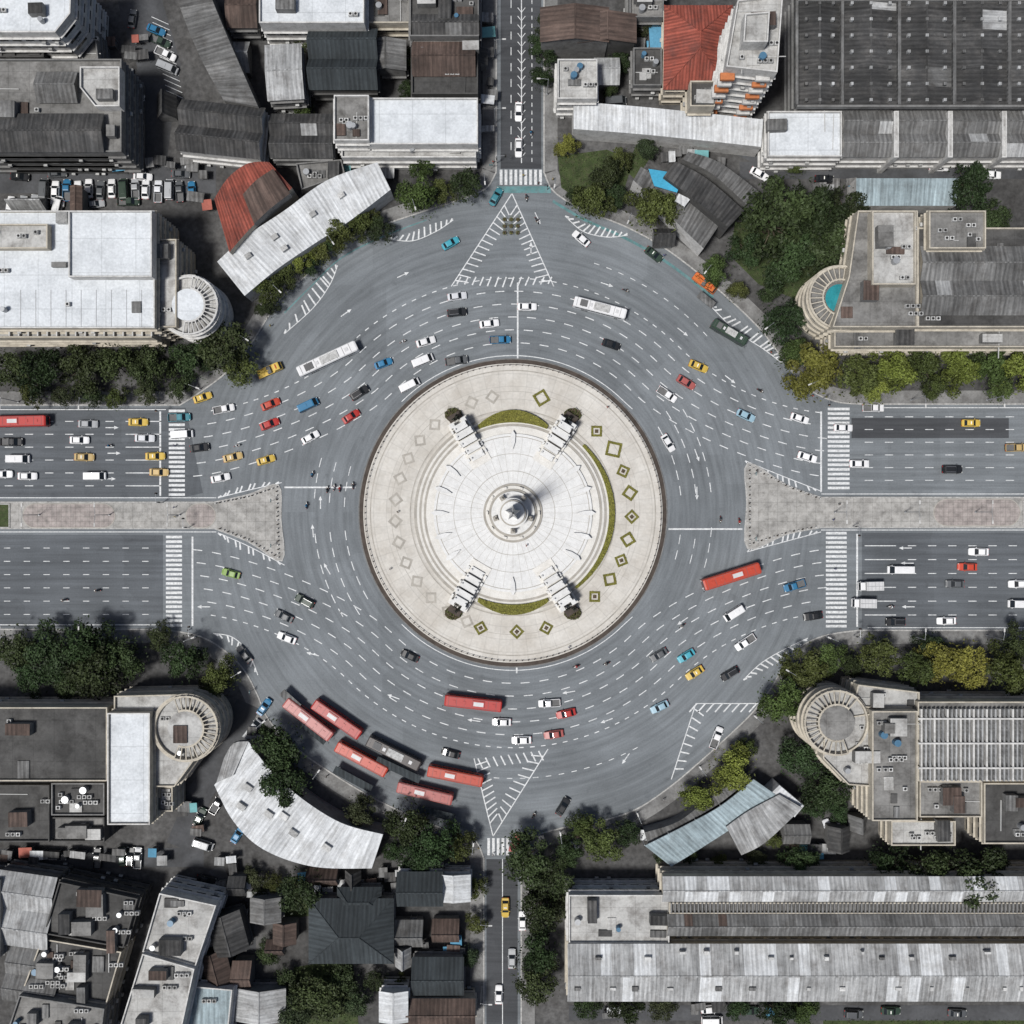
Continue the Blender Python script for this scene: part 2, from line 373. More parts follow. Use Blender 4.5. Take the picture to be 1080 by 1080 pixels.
for yy in range(8,165,9):
    ribbon(mk,WP([(546,yy),(550,yy+5),(554,yy)]),.2,Z+.004,K)
def hatch(tri_a,tri_b,apex,n,w=.3,ln=12):
    ribbon(mk,WP([apex,tri_a]),.25,Z,K); ribbon(mk,WP([apex,tri_b]),.25,Z,K)
    A=Vector(apex);a=Vector(tri_a);b=Vector(tri_b)
    for i in range(2,n):
        t=i/n; p=A.lerp(a,t); q=A.lerp(b,t); A2=A.lerp((a+b)/2,min(1,t+.12))
        ribbon(mk,WP([tuple(p),tuple(p.lerp(A2,min(.9,ln/max(1,(A2-p).length))))]),w,Z+.004,K)
        ribbon(mk,WP([tuple(q),tuple(q.lerp(A2,min(.9,ln/max(1,(A2-q).length))))]),w,Z+.004,K)
hatch((476,302),(584,302),(540,204),16,.3,13)
for i in range(13): ribbon(mk,WP([(482+i*8,303+abs(i-6)*-.6),(486+i*8,292)]),.35,Z+.008,K)
hatch((500,800),(578,790),(520,882),12,.32,13)
for i in range(9): ribbon(mk,WP([(504+i*8,800-i),(509+i*8,810-i)]),.35,Z+.008,K)
ribbon(mk,WP([(808,742),(734,742),(708,822)]),.25,Z,K)
for i in range(8): ribbon(mk,WP([(798-i*9,742),(790-i*9,751)]),.35,Z+.004,K)
for i in range(8): ribbon(mk,WP([(733-i*3,748+i*9),(742-i*3,755+i*8)]),.35,Z+.004,K)
def edgehatch(pts,wd,n,side=1):
    P=cm(pts,8); ribbon(mk,WP(P),.2,Z,K); m=len(P)
    for i in range(n):
        k=int((i+.5)/n*(m-2)); a=Vector(P[k]); d=(Vector(P[k+1])-a).normalized(); q=a+Vector((-d.y,d.x))*side*wd*math.sin(math.pi*(i+.7)/(n+.4))+d*4
        ribbon(mk,WP([tuple(a),tuple(q)]),.4,Z+.004,K)
edgehatch([(300,352),(330,325),(348,300),(356,280)],14,13,-1)
edgehatch([(410,252),(435,254),(460,244),(478,232)],10,12,-1)
edgehatch([(596,228),(615,244),(640,250),(662,248)],10,12,-1)
edgehatch([(745,318),(775,348),(805,368),(826,384)],-12,16,1)
edgehatch([(225,668),(245,672),(262,688),(272,712)],-8,9,-1)
edgehatch([(784,717),(802,700),(825,686),(852,673)],9,12,1)
edgehatch([(786,486),(820,500),(866,518)],-9,12,-1); edgehatch([(788,582),(825,572),(866,561)],9,12,-1)
edgehatch([(230,525),(262,517),(297,509)],-6,10,1); edgehatch([(230,562),(262,576),(300,596)],7,10,1)
def arrow(x,y,a):
    c,s=math.cos(rad(a)),math.sin(rad(a)); o=W(x,y)
    T=lambda u,v:(o[0]+c*u-s*v,o[1]+s*u+c*v,Z+.004)
    mk.face([T(-1.6,-.12),T(.6,-.12),T(.6,.12),T(-1.6,.12)],K); mk.face([T(.6,-.45),T(1.7,0),T(.6,.45)],K)
for a in ((365,330,35),(425,290,25),(567,230,-65),(640,300,-18),(720,350,-38),(770,400,-38),(735,480,-70),(345,600,120),(330,560,95),(720,655,215),(790,640,200),(600,730,190),(415,735,160),(330,690,165),(115,505,0),(120,478,0),(118,451,0),(955,578,180),(957,594,180),(958,640,180),(640,760,200),(500,760,172),(215,640,180),(660,800,235),(735,520,-90),(338,530,90),(560,262,90)): arrow(*a)
mk.build('road_marking',True)
def zebra(x0,y0,x1,y1,step,bar,vert):
    m=MB()
    if vert:
        y=y0
        while y+bar<=y1: m.face([(*W(x0,y+bar),Z+.008),(*W(x1,y+bar),Z+.008),(*W(x1,y),Z+.008),(*W(x0,y),Z+.008)],K); y+=step
    else:
        x=x0
        while x+bar<=x1: m.face([(*W(x,y1),Z+.008),(*W(x+bar,y1),Z+.008),(*W(x+bar,y0),Z+.008),(*W(x,y0),Z+.008)],K); x+=step
    m.build('zebra_crossing',True)
zebra(178,432,195,523,4.9,2.7,True); zebra(175,565,192,661,4.9,2.7,True)
zebra(873,430,896,519,4.9,2.7,True); zebra(871,561,893,662,4.9,2.7,True)
zebra(527,179,573,195,5.2,2.9,False); zebra(514,884,546,902,5,2.8,False)
m=MB(); ribbon(m,WP([(524,200),(581,200)]),1.7,.008,'paint_teal'); ribbon(m,WP(cm([(583,212),(615,231),(655,249),(695,271),(735,300),(752,314)])),.7,.008,'paint_teal'); ribbon(m,WP(cm([(300,330),(330,300),(360,272),(405,249),(450,232)])),.3,.008,'paint_teal'); m.build('cycle_lane',True)
m=MB(); z=ZB+.008
for pts,w in (([(-200,189),(228,189)],30),([(125,-100),(150,10),(168,70),(158,130),(152,176)],46),([(262,742),(240,790),(212,835),(188,893)],26),([(-300,907),(215,904)],20),([(780,180),(1400,180)],18),([(228,915),(262,990),(262,1200)],16),([(806,172),(760,150)],10),([(985,187),(985,215)],12),([(600,1068),(1400,1068)],16)):
    ribbon(m,[W(*p) for p in pts],w*S,z,'alley_mat'); z+=.004
m.build('side_street',True)
m=MB()
for i in range(14): ribbon(m,WP([(160+i*1.2,18+i*6),(178+i*1.2,26+i*6)]),.15,ZB+.06,K)
m.build('parking_bay_marking',True)
# ------------------------------------------------------------ splitter islands / median
def splitter(poly,name='traffic_island'):
    m=MB(); P=ccw(WP(poly)); Q=offs(P,.3)
    m.prism(P,0,.16,'kerb_mat'); m.face([(*q,.164) for q in Q],'median_mat'); return m.build(name)
splitter([(-1200,529),(226,529)]+cm([(226,529),(262,521),(294,511),(297,548),(298,592),(262,572),(226,558)],4)[1:]+[(-1200,558)])
splitter([(2200,524),(866,524)]+cm([(866,524),(830,511),(788,488),(787,530),(788,579),(830,564),(866,557)],4)[1:]+[(2200,557)])
def oval(x0,x1,y0,y1):
    r=(y1-y0)/2; cy=(y0+y1)/2
    return arc(x0+r,cy,r,90,270,12)+arc(x1-r,cy,r,-90,90,12)
m=MB()
for o in (oval(24,122,531,557),oval(196,228,531,557),oval(984,1076,526,555),oval(-120,-10,531,557),oval(1100,1200,526,555)):
    P=ccw(WP(o)); m.prism(P,.16,.22,'stone_step'); m.face([(*q,.224) for q in offs(P,.2)],'brick_pink')
m.build('raised_paving')
m=MB()
for poly in ([(-10,531),(11,531),(11,557),(-10,557)],[(1078,528),(1098,528),(1098,554),(1078,554)]):
    P=ccw(WP(poly)); m.prism(P,.16,.4,'kerb_mat'); m.face([(*q,.41) for q in offs(P,.3)],'grass_mat')
m.build('planter')
m=MB()
for L in ([(228,531),(262,524),(292,514),(294,588),(262,569),(228,556)],[(864,526),(832,514),(790,492),(790,574),(832,561),(864,555)]):
    for a,b in zip(L,L[1:]):
        n=int(math.dist(a,b)/4.2)
        for i in range(n):
            p=W(a[0]+(b[0]-a[0])*i/n,a[1]+(b[1]-a[1])*i/n); m.cyl(*p,.16,.16,.85,'stone_dark' if i%2 else 'wall_white',8)
m.build('bollard_row')
# ------------------------------------------------------------ foliage helpers
def leafquad(mb,p,size,tone,up=.5):
    n=Vector((R.gauss(0,1),R.gauss(0,1),R.gauss(0,1)+up*2)).normalized(); u=n.orthogonal().normalized(); v=n.cross(u)
    a=R.uniform(0,6.28); u2=u*math.cos(a)+v*math.sin(a); v2=n.cross(u2); s=size*R.uniform(.6,1.3); p=Vector(p)
    t=(tone,0)
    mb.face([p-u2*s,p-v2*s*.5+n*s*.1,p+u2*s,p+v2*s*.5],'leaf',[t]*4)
def treemesh(i):
    m=MB(); Rr=5.0; hh=6.5
    m.tube((0,0,0),(.2,.1,2.8),.32,.22,'bark',8)
    cl=[]
    n=R.randint(18,24)
    for k in range(n):
        a=k*2.4+R.uniform(-.5,.5); r=Rr*.80*math.sqrt((k+.4)/n)*R.uniform(.78,1.14)*(1+.16*math.sin(a*2+i)); z=hh-1.6*(r/Rr)**2*1.5+R.uniform(-1.1,.8)
        cr=R.uniform(.8,1.6); cl.append((r*math.cos(a),r*math.sin(a),z,cr,R.uniform(0,1)))
    for c in cl:
        m.tube((.2,.1,2.7),(c[0]*.5,c[1]*.5,4.4),.14,.08,'bark',5); m.tube((c[0]*.5,c[1]*.5,4.35),(c[0],c[1],c[2]-.3),.08,.03,'bark',4)
        q=int(165*(c[3]/1.25)**2)
        for _ in range(q):
            d=Vector((R.gauss(0,1),R.gauss(0,1),R.gauss(0,1)*.85)).normalized()
            if d.z<-.3: d.z*=-.6
            rr=c[3]*R.uniform(.5,1.12); p=(c[0]+d.x*rr,c[1]+d.y*rr,c[2]+d.z*rr*.75)
            leafquad(m,p,.27,max(0,min(1,c[4]*.4+.6*max(0,d.z)*R.uniform(.4,1)-.13*(hh-c[2]))),.5)  # lighter clump tops, darker low clumps: crown shading put into leaf colour
    for _ in range(220):
        a=R.uniform(0,6.28); r=Rr*R.uniform(.1,1.05); leafquad(m,(r*math.cos(a),r*math.sin(a),hh-2.4+R.uniform(-1,1)),.3,.08)  # dark inner leaves: shade inside the crown painted as leaf tone
    return m.mesh('tree_crown_%d'%i)
TM=[treemesh(i) for i in range(7)]
TONE=[(.026,.040,.015),(.046,.062,.018),(.105,.112,.024),(.034,.047,.022)]
def tree(x,y,d,tone=0,name='broadleaf_tree'):
    o=bpy.data.objects.new(name,R.choice(TM)); p=W(x,y,6); s=d*S/10.6*1.16
    o.location=(p[0],p[1],ZB-.02); o.rotation_euler=(0,0,R.uniform(0,6.28)); o.scale=(s*R.uniform(.88,1.1),s*R.uniform(.88,1.1),max(.55,s)*R.uniform(.8,1.2))
    c=TONE[tone]; k=R.uniform(.75,1.35); o.color=(c[0]*k*R.uniform(.85,1.2),c[1]*k,c[2]*k,1); COL.objects.link(o)
TREES="""445,175,30,1 440,207,44,1 466,200,30,1 492,193,36,0 398,240,28,0 376,232,34,1 358,244,36,1 335,262,32,1 313,270,34,2 296,286,32,1 283,302,34,1 278,322,24,0
12,388,48,0 45,393,50,0 85,388,50,0 125,384,48,0 160,388,46,0 198,380,46,0 238,368,58,0 250,388,40,1 215,352,34,0 120,418,26,1 62,417,26,3 30,414,28,1 92,416,26,0 150,412,26,3 185,408,28,0
318,35,30,1 318,114,26,1 420,58,30,0 572,48,32,0 572,78,26,0 577,20,26,0 428,90,20,0 415,130,16,0
598,150,26,2 626,212,44,1 608,205,26,0 648,200,30,0 690,222,50,1 684,152,26,3 655,165,26,1 640,182,34,0 812,238,74,0 852,228,64,0 868,262,66,0 832,275,60,0 790,262,44,0 892,222,50,0 880,290,40,1 755,284,32,1 828,338,50,0 815,305,28,0 858,390,58,2 838,372,36,1 905,397,46,1 938,388,46,2 972,386,46,1 1008,388,44,2 1042,386,48,1 1075,390,44,2 925,410,32,2 990,405,30,1 1060,408,32,1 1020,198,52,0 1050,228,42,0 842,170,24,1 780,304,22,1 1035,245,26,1
18,685,50,0 52,690,56,0 92,678,54,0 102,706,60,0 128,694,46,0 165,672,30,0 195,695,46,0 232,714,40,1 30,712,40,0 70,722,36,0 215,730,26,3
293,788,52,0 302,818,50,0 380,857,34,3 430,868,46,0 458,888,52,0 484,893,34,1 445,906,44,0 415,900,26,0 318,940,50,0 500,940,26,1 502,978,24,1 335,1050,56,0 312,1068,40,3 360,1035,38,0 395,1040,24,0 495,1015,22,3
556,905,56,0 582,930,50,0 600,898,34,0 570,962,46,0 568,1002,46,0 566,1036,44,0 590,960,30,3 632,886,46,1 612,872,26,1 662,880,28,0 735,842,34,2 772,812,50,2 790,790,22,1 824,737,50,1 850,706,50,1 878,696,36,1 925,690,44,1 967,705,42,1 992,698,46,2 1022,703,48,2 1056,706,52,1 1074,680,40,0 985,682,30,0 900,702,26,0 850,800,50,0 872,832,50,0 862,852,32,0 845,908,36,0 802,912,24,3 935,915,48,0 1016,924,66,0 976,915,56,0 1046,918,40,0 955,932,36,1 660,1062,36,0 700,1068,30,3 820,1068,34,0 780,1070,26,0 760,915,20,1 730,905,20,0 150,1072,20,0 265,930,22,3 280,1010,24,0 655,60,24,0 680,20,22,3
272,955,26,0 285,935,22,1 300,1040,30,0 375,1060,30,3 620,1066,30,0 850,1072,30,1 645,90,16,0 820,890,20,1 888,858,26,0 700,905,18,3 422,1045,20,1 348,252,24,0 325,278,24,0 390,228,22,1 800,225,40,0 842,250,50,0"""
for t in TREES.split():
    x,y,d,k=t.split(','); tree(float(x),float(y),float(d),int(k))
def foliage(mb,P,z0,z1,density=14,size=.16):
    n=int(abs(area(P))*density)
    for _ in range(n):
        q=sample(P)
        if q: leafquad(mb,(q[0],q[1],R.uniform(z0,z1)),size,R.random(),.8)
def grass(poly,z=ZB+.03,name='grass'):
    m=MB(); P=ccw(WP(poly)); m.face([(*p,z) for p in P],'grass_mat'); foliage(m,P,z,z+.3,3,.2); o=m.build(name); o.color=(.04,.055,.018,1)
grass([(588,165),(640,158),(668,170),(650,225),(615,215),(592,198)])
grass([(300,925),(340,922),(330,965),(300,970)]); grass([(868,1074),(1200,1076),(1200,1110),(868,1110)]); grass([(310,1020),(372,1010),(380,1100),(300,1100)])
grass([(690,160),(672,150),(660,180),(670,190)])
grass([(775,235),(900,215),(905,260),(850,320),(800,300),(770,270)])
def hedge_poly(P,z0,z1,col=(.15,.145,.03,1),name='hedge',d=26):
    m=MB(); m.prism(P,z0,z1-.25,'hedge_base','hedge_base'); foliage(m,P,z1-.3,z1,d,.17); o=m.build(name); o.color=col; return o
# ------------------------------------------------------------ monument island
C=W(541,541)
def circ(r,n=96): return [(C[0]+r*math.cos(2*math.pi*i/n),C[1]+r*math.sin(2*math.pi*i/n)) for i in range(n)]
def disc(name,specs,n=128):
    m=MB()
    for i,(r,z0,z1,ks,kt) in enumerate(specs):
        m.prism(circ(r*S,n),z0,z1,ks,kt)
    o=m.build(name); return o
disc('roundabout_island',[(163,0,.16,'kerb_mat','wall_grey'),(161.8,.16,.24,'stone_dark','stone_dark'),(157.5,.24,.62,'kerb_mat','plaza'),])
IZ=.62
m=MB()
for r,w in ((150,.3),(128,.12),(108,.3)): ribbon(m,[W(*p) for p in arc(541,541,r,0,360,128)],w,IZ+.004,'stone_step')
m.build('paving_band')
m=MB()
for i in range(150):
    a=i/150*2*math.pi; x,y=C[0]+155.5*S*math.cos(a),C[1]+155.5*S*math.sin(a); m.cyl(x,y,IZ,.13,.8,'stone_dark',6)
    a2=(i+1)/150*2*math.pi; m.tube((x,y,1.3),(C[0]+155.5*S*math.cos(a2),C[1]+155.5*S*math.sin(a2),1.3),.06,.06,'stone_dark',4)
m.build('chain_fence')
steps=[(104,IZ,IZ+.14,'stone_step','stone_step')]
z=IZ+.14
for i,r in enumerate((101,98.5,96,93.5,91)): steps.append((r,z,z+.16,'wall_grey','stone_step' if i%2 else 'marble')); z+=.16
steps.append((83,z,z+.45,'wall_grey','marble_white')); ztop=z+.45
disc('monument_platform',steps)
m=MB()
for r,w,k in ((80,.18,'stone_step'),(62,.12,'stone_step'),(44,.15,'stone_step')): ribbon(m,[W(*p) for p in arc(541,541,r,0,360,128)],w,ztop+.004,k)
for i in range(48):
    a=i/48*2*math.pi; ribbon(m,[(C[0]+32*S*math.cos(a),C[1]+32*S*math.sin(a)),(C[0]+80*S*math.cos(a),C[1]+80*S*math.sin(a))],.05,ztop+.008,'stone_step')
m.build('paving_joint')
def skin(verts,edges,radii,lvl=1):
    me=bpy.data.meshes.new('fig'); me.from_pydata(verts,edges,[]); o=bpy.data.objects.new('fig_tmp',me); COL.objects.link(o)
    o.modifiers.new('s','SKIN'); sv=me.skin_vertices[0].data
    for i,r in enumerate(radii): sv[i].radius=(r,r); sv[i].use_root=(i==0)
    ss=o.modifiers.new('u','SUBSURF'); ss.levels=lvl; ss.render_levels=lvl
    dg=bpy.context.evaluated_depsgraph_get(); e=o.evaluated_get(dg); r=bpy.data.meshes.new_from_object(e); 
    vs=[v.co.copy() for v in r.vertices]; fs=[tuple(p.vertices) for p in r.polygons]
    bpy.data.objects.remove(o); return vs,fs
ST_V=[(0,0,.95),(0,0,1.2),(0,0,1.42),(0,0,1.52),(.02,0,1.62),(.02,0,1.72),(0,.11,.9),(.16,.11,.5),(.02,.11,.09),(.16,.12,.05),(0,-.11,.9),(-.05,-.11,.5),(-.26,-.11,.1),(-.14,-.12,.05),
 (0,.19,1.4),(-.06,.24,1.12),(.06,.26,.88),(.1,.26,.8),(0,-.19,1.4),(.06,-.24,1.12),(.2,-.26,.92),(.25,-.26,.85)]
ST_E=[(0,1),(1,2),(2,3),(3,4),(4,5),(0,6),(6,7),(7,8),(8,9),(0,10),(10,11),(11,12),(12,13),(2,14),(14,15),(15,16),(16,17),(2,18),(18,19),(19,20),(20,21)]
ST_R=[.13,.12,.13,.055,.1,.08,.09,.065,.045,.04,.09,.065,.045,.04,.06,.045,.035,.035,.06,.045,.035,.035]
SI_V=[(-.25,0,.85),(-.2,0,1.08),(-.12,0,1.3),(-.08,0,1.4),(-.05,0,1.5),(-.04,0,1.6),(-.22,.1,.84),(.18,.16,.82),(.1,.17,.42),(.22,.17,.38),(-.22,-.1,.84),(.18,-.16,.82),(.1,-.17,.42),(.22,-.17,.38),
 (-.12,.2,1.28),(.05,.27,1.08),(.36,.26,1.05),(.42,.26,1.05),(-.12,-.2,1.28),(.05,-.27,1.08),(.36,-.26,1.05),(.42,-.26,1.05)]
stand=skin(ST_V,ST_E,ST_R); sit=skin(SI_V,ST_E,ST_R)
def add_fig(mb,fig,keyfn,sc=1,ox=0,oy=0,oz=0,ang=0):
    vs,fs=fig; c,s=math.cos(ang),math.sin(ang)
    T=[(ox+sc*(v.x*c-v.y*s),oy+sc*(v.x*s+v.y*c),oz+sc*v.z) for v in vs]
    for f in fs:
        zc=sum(vs[i].z for i in f)/len(f); mb.face([T[i] for i in f],keyfn(zc,sum(vs[i].x for i in f)/len(f)))
def pk(z,x): return 'hair' if z>1.66 or (z>1.58 and x<-.0) else 'skin' if z>1.47 else 'cloth' if z>.93 else 'trousers'
m=MB(); add_fig(m,stand,pk); PED=m.mesh('pedestrian')
m=MB(); zz=ztop
for r,h,k in ((31,.3,'stone_step'),(28.5,.3,'marble'),(25,.35,'stone_step'),(22.5,.5,'marble_white')): m.prism(circ(r*S,64),zz,zz+h,'wall_grey',k); zz+=h
m.prism(circ(15.5*S,40),zz,zz+3.2,'stone_step','marble_white'); zz+=3.2
m.prism(circ(13.5*S,40),zz,zz+1.0,'stone_step','stone_step'); zz+=1.0
m.prism(circ(12*S,40),zz,zz+.5,'stone_step','marble_white'); zz+=.5
for i in range(5):
    a=rad(90+72*i); d=Vector((math.cos(a),math.sin(a),0)); t=Vector((-d.y,d.x,0)); o=Vector((*C,0))
    b=[o+d*2.0+Vector((0,0,zz)),o+t*.65+d*.3+Vector((0,0,zz)),o-t*.65+d*.3+Vector((0,0,zz))]; u=[o+d*1.1+Vector((0,0,27)),o+t*.32+d*.12+Vector((0,0,27)),o-t*.32+d*.12+Vector((0,0,27))]
    tip=o+d*.2+Vector((0,0,34)); 
    m.face([b[2],b[0],u[0],u[2]],'marble_white'); m.face([b[0],b[1],u[1],u[0]],'marble_white'); m.face([u[2],u[0],tip],'marble_white'); m.face([u[0],u[1],tip],'marble_white'); m.face([u[1],u[2],tip],'marble_white')
    a=rad(90+36+72*i); px,py=C[0]+19*S*math.cos(a),C[1]+19*S*math.sin(a)
    m.box(px,py,zz-4.7,1.2,1.2,1.4,'stone_step',a); add_fig(m,stand,lambda z,x:'stone_step',1.7,px,py,zz-3.3,a)
for i in range(10):
    a=rad(36*i); px,py=C[0]+27*S*math.cos(a),C[1]+27*S*math.sin(a); m.box(px,py,ztop+.3,.5,.9,.9,'marble',a)
m.build('victory_monument')
for (x0,y0,x1,y1) in ((509,490,482,444),(571,490,600,444),(509,594,482,640),(571,594,600,640)):
    a=Vector(W(x0,y0)); b=Vector(W(x1,y1)); d=(b-a).normalized(); L=(b-a).length; ang=math.atan2(d.y,d.x); n=Vector((-d.y,d.x))
    m=MB(); mid=a+d*L*.5
    m.box(mid.x,mid.y,.5,L,5.4,1.75,'stone_step',ang,'marble')
    for k,(t0,hh,ww) in enumerate(((.20,2.8,3.6),(.36,3.8,3.9),(.52,4.8,4.2),(.68,5.8,4.4),(.82,6.6,3.4))):
        q=a+d*L*t0; m.box(q.x,q.y,2.2,L*.13,ww,hh-2.2,'stone_step',ang,'marble_white')
        for sgn in (-1,1):
            q2=q+n*sgn*(ww/2-.25); m.cyl(q2.x,q2.y,2.2,.32,hh-1.5,'marble_white',8,r2=.2)
            q3=q+n*sgn*2.45; m.box(q3.x,q3.y,.5,.8,.5,2.3+.2*k,'marble_white',ang)
    for sgn in (-1,1):
        q=a+d*L*.92+n*sgn*1.6; m.box(q.x,q.y,.5,1.2,1.2,5.2,'marble_white',ang)
    m.build('monument_wing')
    m=MB(); q=b+d*.1; m.box(q.x,q.y,.42,3.4,3.4,1.6,'stone_dark',ang)
    for k in range(6):
        w=q+d*R.uniform(-.9,.9)+n*R.uniform(-1,1); add_fig(m,stand,lambda z,x:'bronze',1.7,w.x,w.y,2.0,ang+R.uniform(-1,1))
    m.build('bronze_statue')
    m=MB(); P=ccw([(q.x+d.x*1.6+2.3*math.cos(t*.7),q.y+d.y*1.6+1.8*math.sin(t*.7)) for t in range(9)]); m.prism(P,.42,.8,'stone_dark','soil'); foliage(m,P,.8,1.8,26,.2); o=m.build('shrub'); o.color=(.05,.058,.018,1)
def ring_seg(r0,r1,a0,a1,n=18,bulge=0):
    out=[(541+(r1+bulge*math.sin(math.pi*i/n))*math.cos(rad(a0+(a1-a0)*i/n)),541-(r1+bulge*math.sin(math.pi*i/n))*math.sin(rad(a0+(a1-a0)*i/n))) for i in range(n+1)]
    return ccw(WP(out+arc(541,541,r0,a1,a0,n)))
hedge_poly(ring_seg(95,99,68,112,18,9),.5,1.95); hedge_poly(ring_seg(101,104,-50,44,40,3),.6,1.5); hedge_poly(ring_seg(96,100,-112,-68,18,7),.5,1.95)
def diamond(x,y,s,ang,fill):
    c=W(x,y); a=rad(ang); P=[(c[0]+s*S*math.cos(a+k*math.pi/2),c[1]+s*S*math.sin(a+k*math.pi/2)) for k in range(4)]
    Q=offs(P,.62*min(1,s/9)); m=MB(); n=4
    if fill:
        for i in range(4):
            j=(i+1)%4; T=ccw([P[i],P[j],Q[j],Q[i]]); m.prism(T,IZ+.004,IZ+.1,'soil','hedge_base'); foliage(m,T,IZ+.08,IZ+.3,26,.13)
        o=m.build('flower_bed'); o.color=(.13,.115,.028,1)
        if s<=8.5:
            m=MB(); c2=[(c[0]+(q[0]-c[0])*.55,c[1]+(q[1]-c[1])*.55) for q in Q]; m.prism(ccw(c2),IZ+.004,IZ+.1,'soil','soil'); foliage(m,ccw(c2),IZ+.1,IZ+.4,22,.14); o=m.build('flower_bed'); o.color=(.09,.075,.03,1)
    else:
        for i in range(4):
            j=(i+1)%4; m.face([(*P[i],IZ+.012),(*P[j],IZ+.012),(*Q[j],IZ+.012),(*Q[i],IZ+.012)],'stone_step')
        m.build('paving_inlay')
for x,y,s in ((571,420,10),(629,455,8),(647,474,11),(657,497,8),(664,520,9),(666,545,8),(662,569,9),(655,591,8),(643,611,9),(627,629,8),(603,645,6),(576,662,8),(545,666,8),(507,662,8)):
    diamond(x,y,s,math.degrees(math.atan2(541-y,x-541)),True)
for i in range(15):
    a=100+i*10.5; diamond(541+124*math.cos(rad(a)),541-124*math.sin(rad(a)),8,a,False)
m=MB()
for a in (0,18,-18,90,162,180,198,270,145,215,35,-35):
    p=(C[0]+77*S*math.cos(rad(a)),C[1]+77*S*math.sin(rad(a))); an=rad(a); T=lambda u,v:(p[0]+u*math.cos(an)-v*math.sin(an),p[1]+u*math.sin(an)+v*math.cos(an))
    m.prism([T(-2.4,0),T(-.8,-.5),T(1.2,-.65),T(2.2,0),T(1.2,.65),T(-.8,.5)],ztop,ztop+.6,'wall_grey','marble_white')
m.build('floodlight_plinth')
# ------------------------------------------------------------ buildings
def clutter(mb,P,z,n,big=True):
    Q=offs(P,1.2)
    for _ in range(n):
        q=sample(Q)
        if not q: continue
        t=R.random(); a=R.choice((0,math.pi/2))+R.uniform(-.03,.03); e=R.uniform(0,.3); z_=z-R.uniform(.01,.05)
        if t<.35:
            for k in range(R.randint(1,3)): mb.box(q[0]+k*1.25,q[1],z_,1.0,.9,.8+e,'ac',0); mb.cyl(q[0]+k*1.25,q[1],z_+.8+e,.33,.03,'black',8)
        elif t<.5: mb.cyl(*q,z_,R.uniform(.5,.9),1.6+e,R.choice(('steel','tank_blue','steel')),12)
        elif t<.68 and big:
            w,d=R.uniform(2.2,6),R.uniform(2,4.5); mb.box(*q,z_,w,d,1.9+2*e,'wall_grey',a,R.choice(('deck_mid','roof_grey','deck_light','roof_dark','roof_rust')))
        elif t<.82: mb.box(*q,z_,R.uniform(3,9),.16,.15+e,'pipe',a)
        else: mb.box(*q,z_,R.uniform(1.5,4.5),R.uniform(1.2,3),.25+e,R.choice(('deck_dark','deck_light','roof_rust','roof_grey')),a)
def wallwin(mb,a,b,z0,z1,kw,win=True):
    L=math.dist(a,b); 
    mb.face([(*a,z0),(*b,z0),(*b,z1),(*a,z1)],kw)
    if not win or L<3: return
    d=((b[0]-a[0])/L,(b[1]-a[1])/L); n=(d[1],-d[0]); nf=int((z1-z0-.8)//3.3); nw=int((L-1)//2.8)
    if nf<1 or nw<1: return
    sp=L/nw
    for f in range(nf):
        zb=z0+.9+f*3.3
        for w in range(nw):
            c=(w+.5)*sp; hw=sp*.33; x0=(a[0]+d[0]*(c-hw)+n[0]*.02,a[1]+d[1]*(c-hw)+n[1]*.02); x1=(a[0]+d[0]*(c+hw)+n[0]*.02,a[1]+d[1]*(c+hw)+n[1]*.02)
            mb.face([(*x0,zb),(*x1,zb),(*x1,zb+1.6),(*x0,zb+1.6)],'glass')
            if R.random()<.18: mb.box(a[0]+d[0]*c+n[0]*.35,a[1]+d[1]*c+n[1]*.35,zb-.5,.9,.5,.55,'ac',math.atan2(d[1],d[0]))
        mx=((a[0]+b[0])/2+n[0]*.28,(a[1]+b[1])/2+n[1]*.28)
        mb.box(*mx,zb+1.75,L-.1,.5,.14,kw,math.atan2(d[1],d[0]))
def blk(mb,poly,h,kw='wall_white',kd='deck_mid',z0=ZB,par=.8,cl=0,win=True,rim=None,pw=.3):
    P=ccw([W(x,y,h) for x,y in poly]); n=len(P)
    for i in range(n): wallwin(mb,P[i],P[(i+1)%n],z0,h,kw,win)
    Q=offs(P,pw); d=h-par
    for i in range(n):
        j=(i+1)%n; mb.face([(*P[i],h),(*P[j],h),(*Q[j],h),(*Q[i],h)],rim or kw); mb.face([(*Q[j],d),(*Q[i],d),(*Q[i],h),(*Q[j],h)],kw)
    mb.face([(*q,d) for q in Q],kd)
    if cl: clutter(mb,Q,d,cl)
    return Q,d
def rc(x0,y0,x1,y1): return [(x0,y0),(x1,y0),(x1,y1),(x0,y1)]
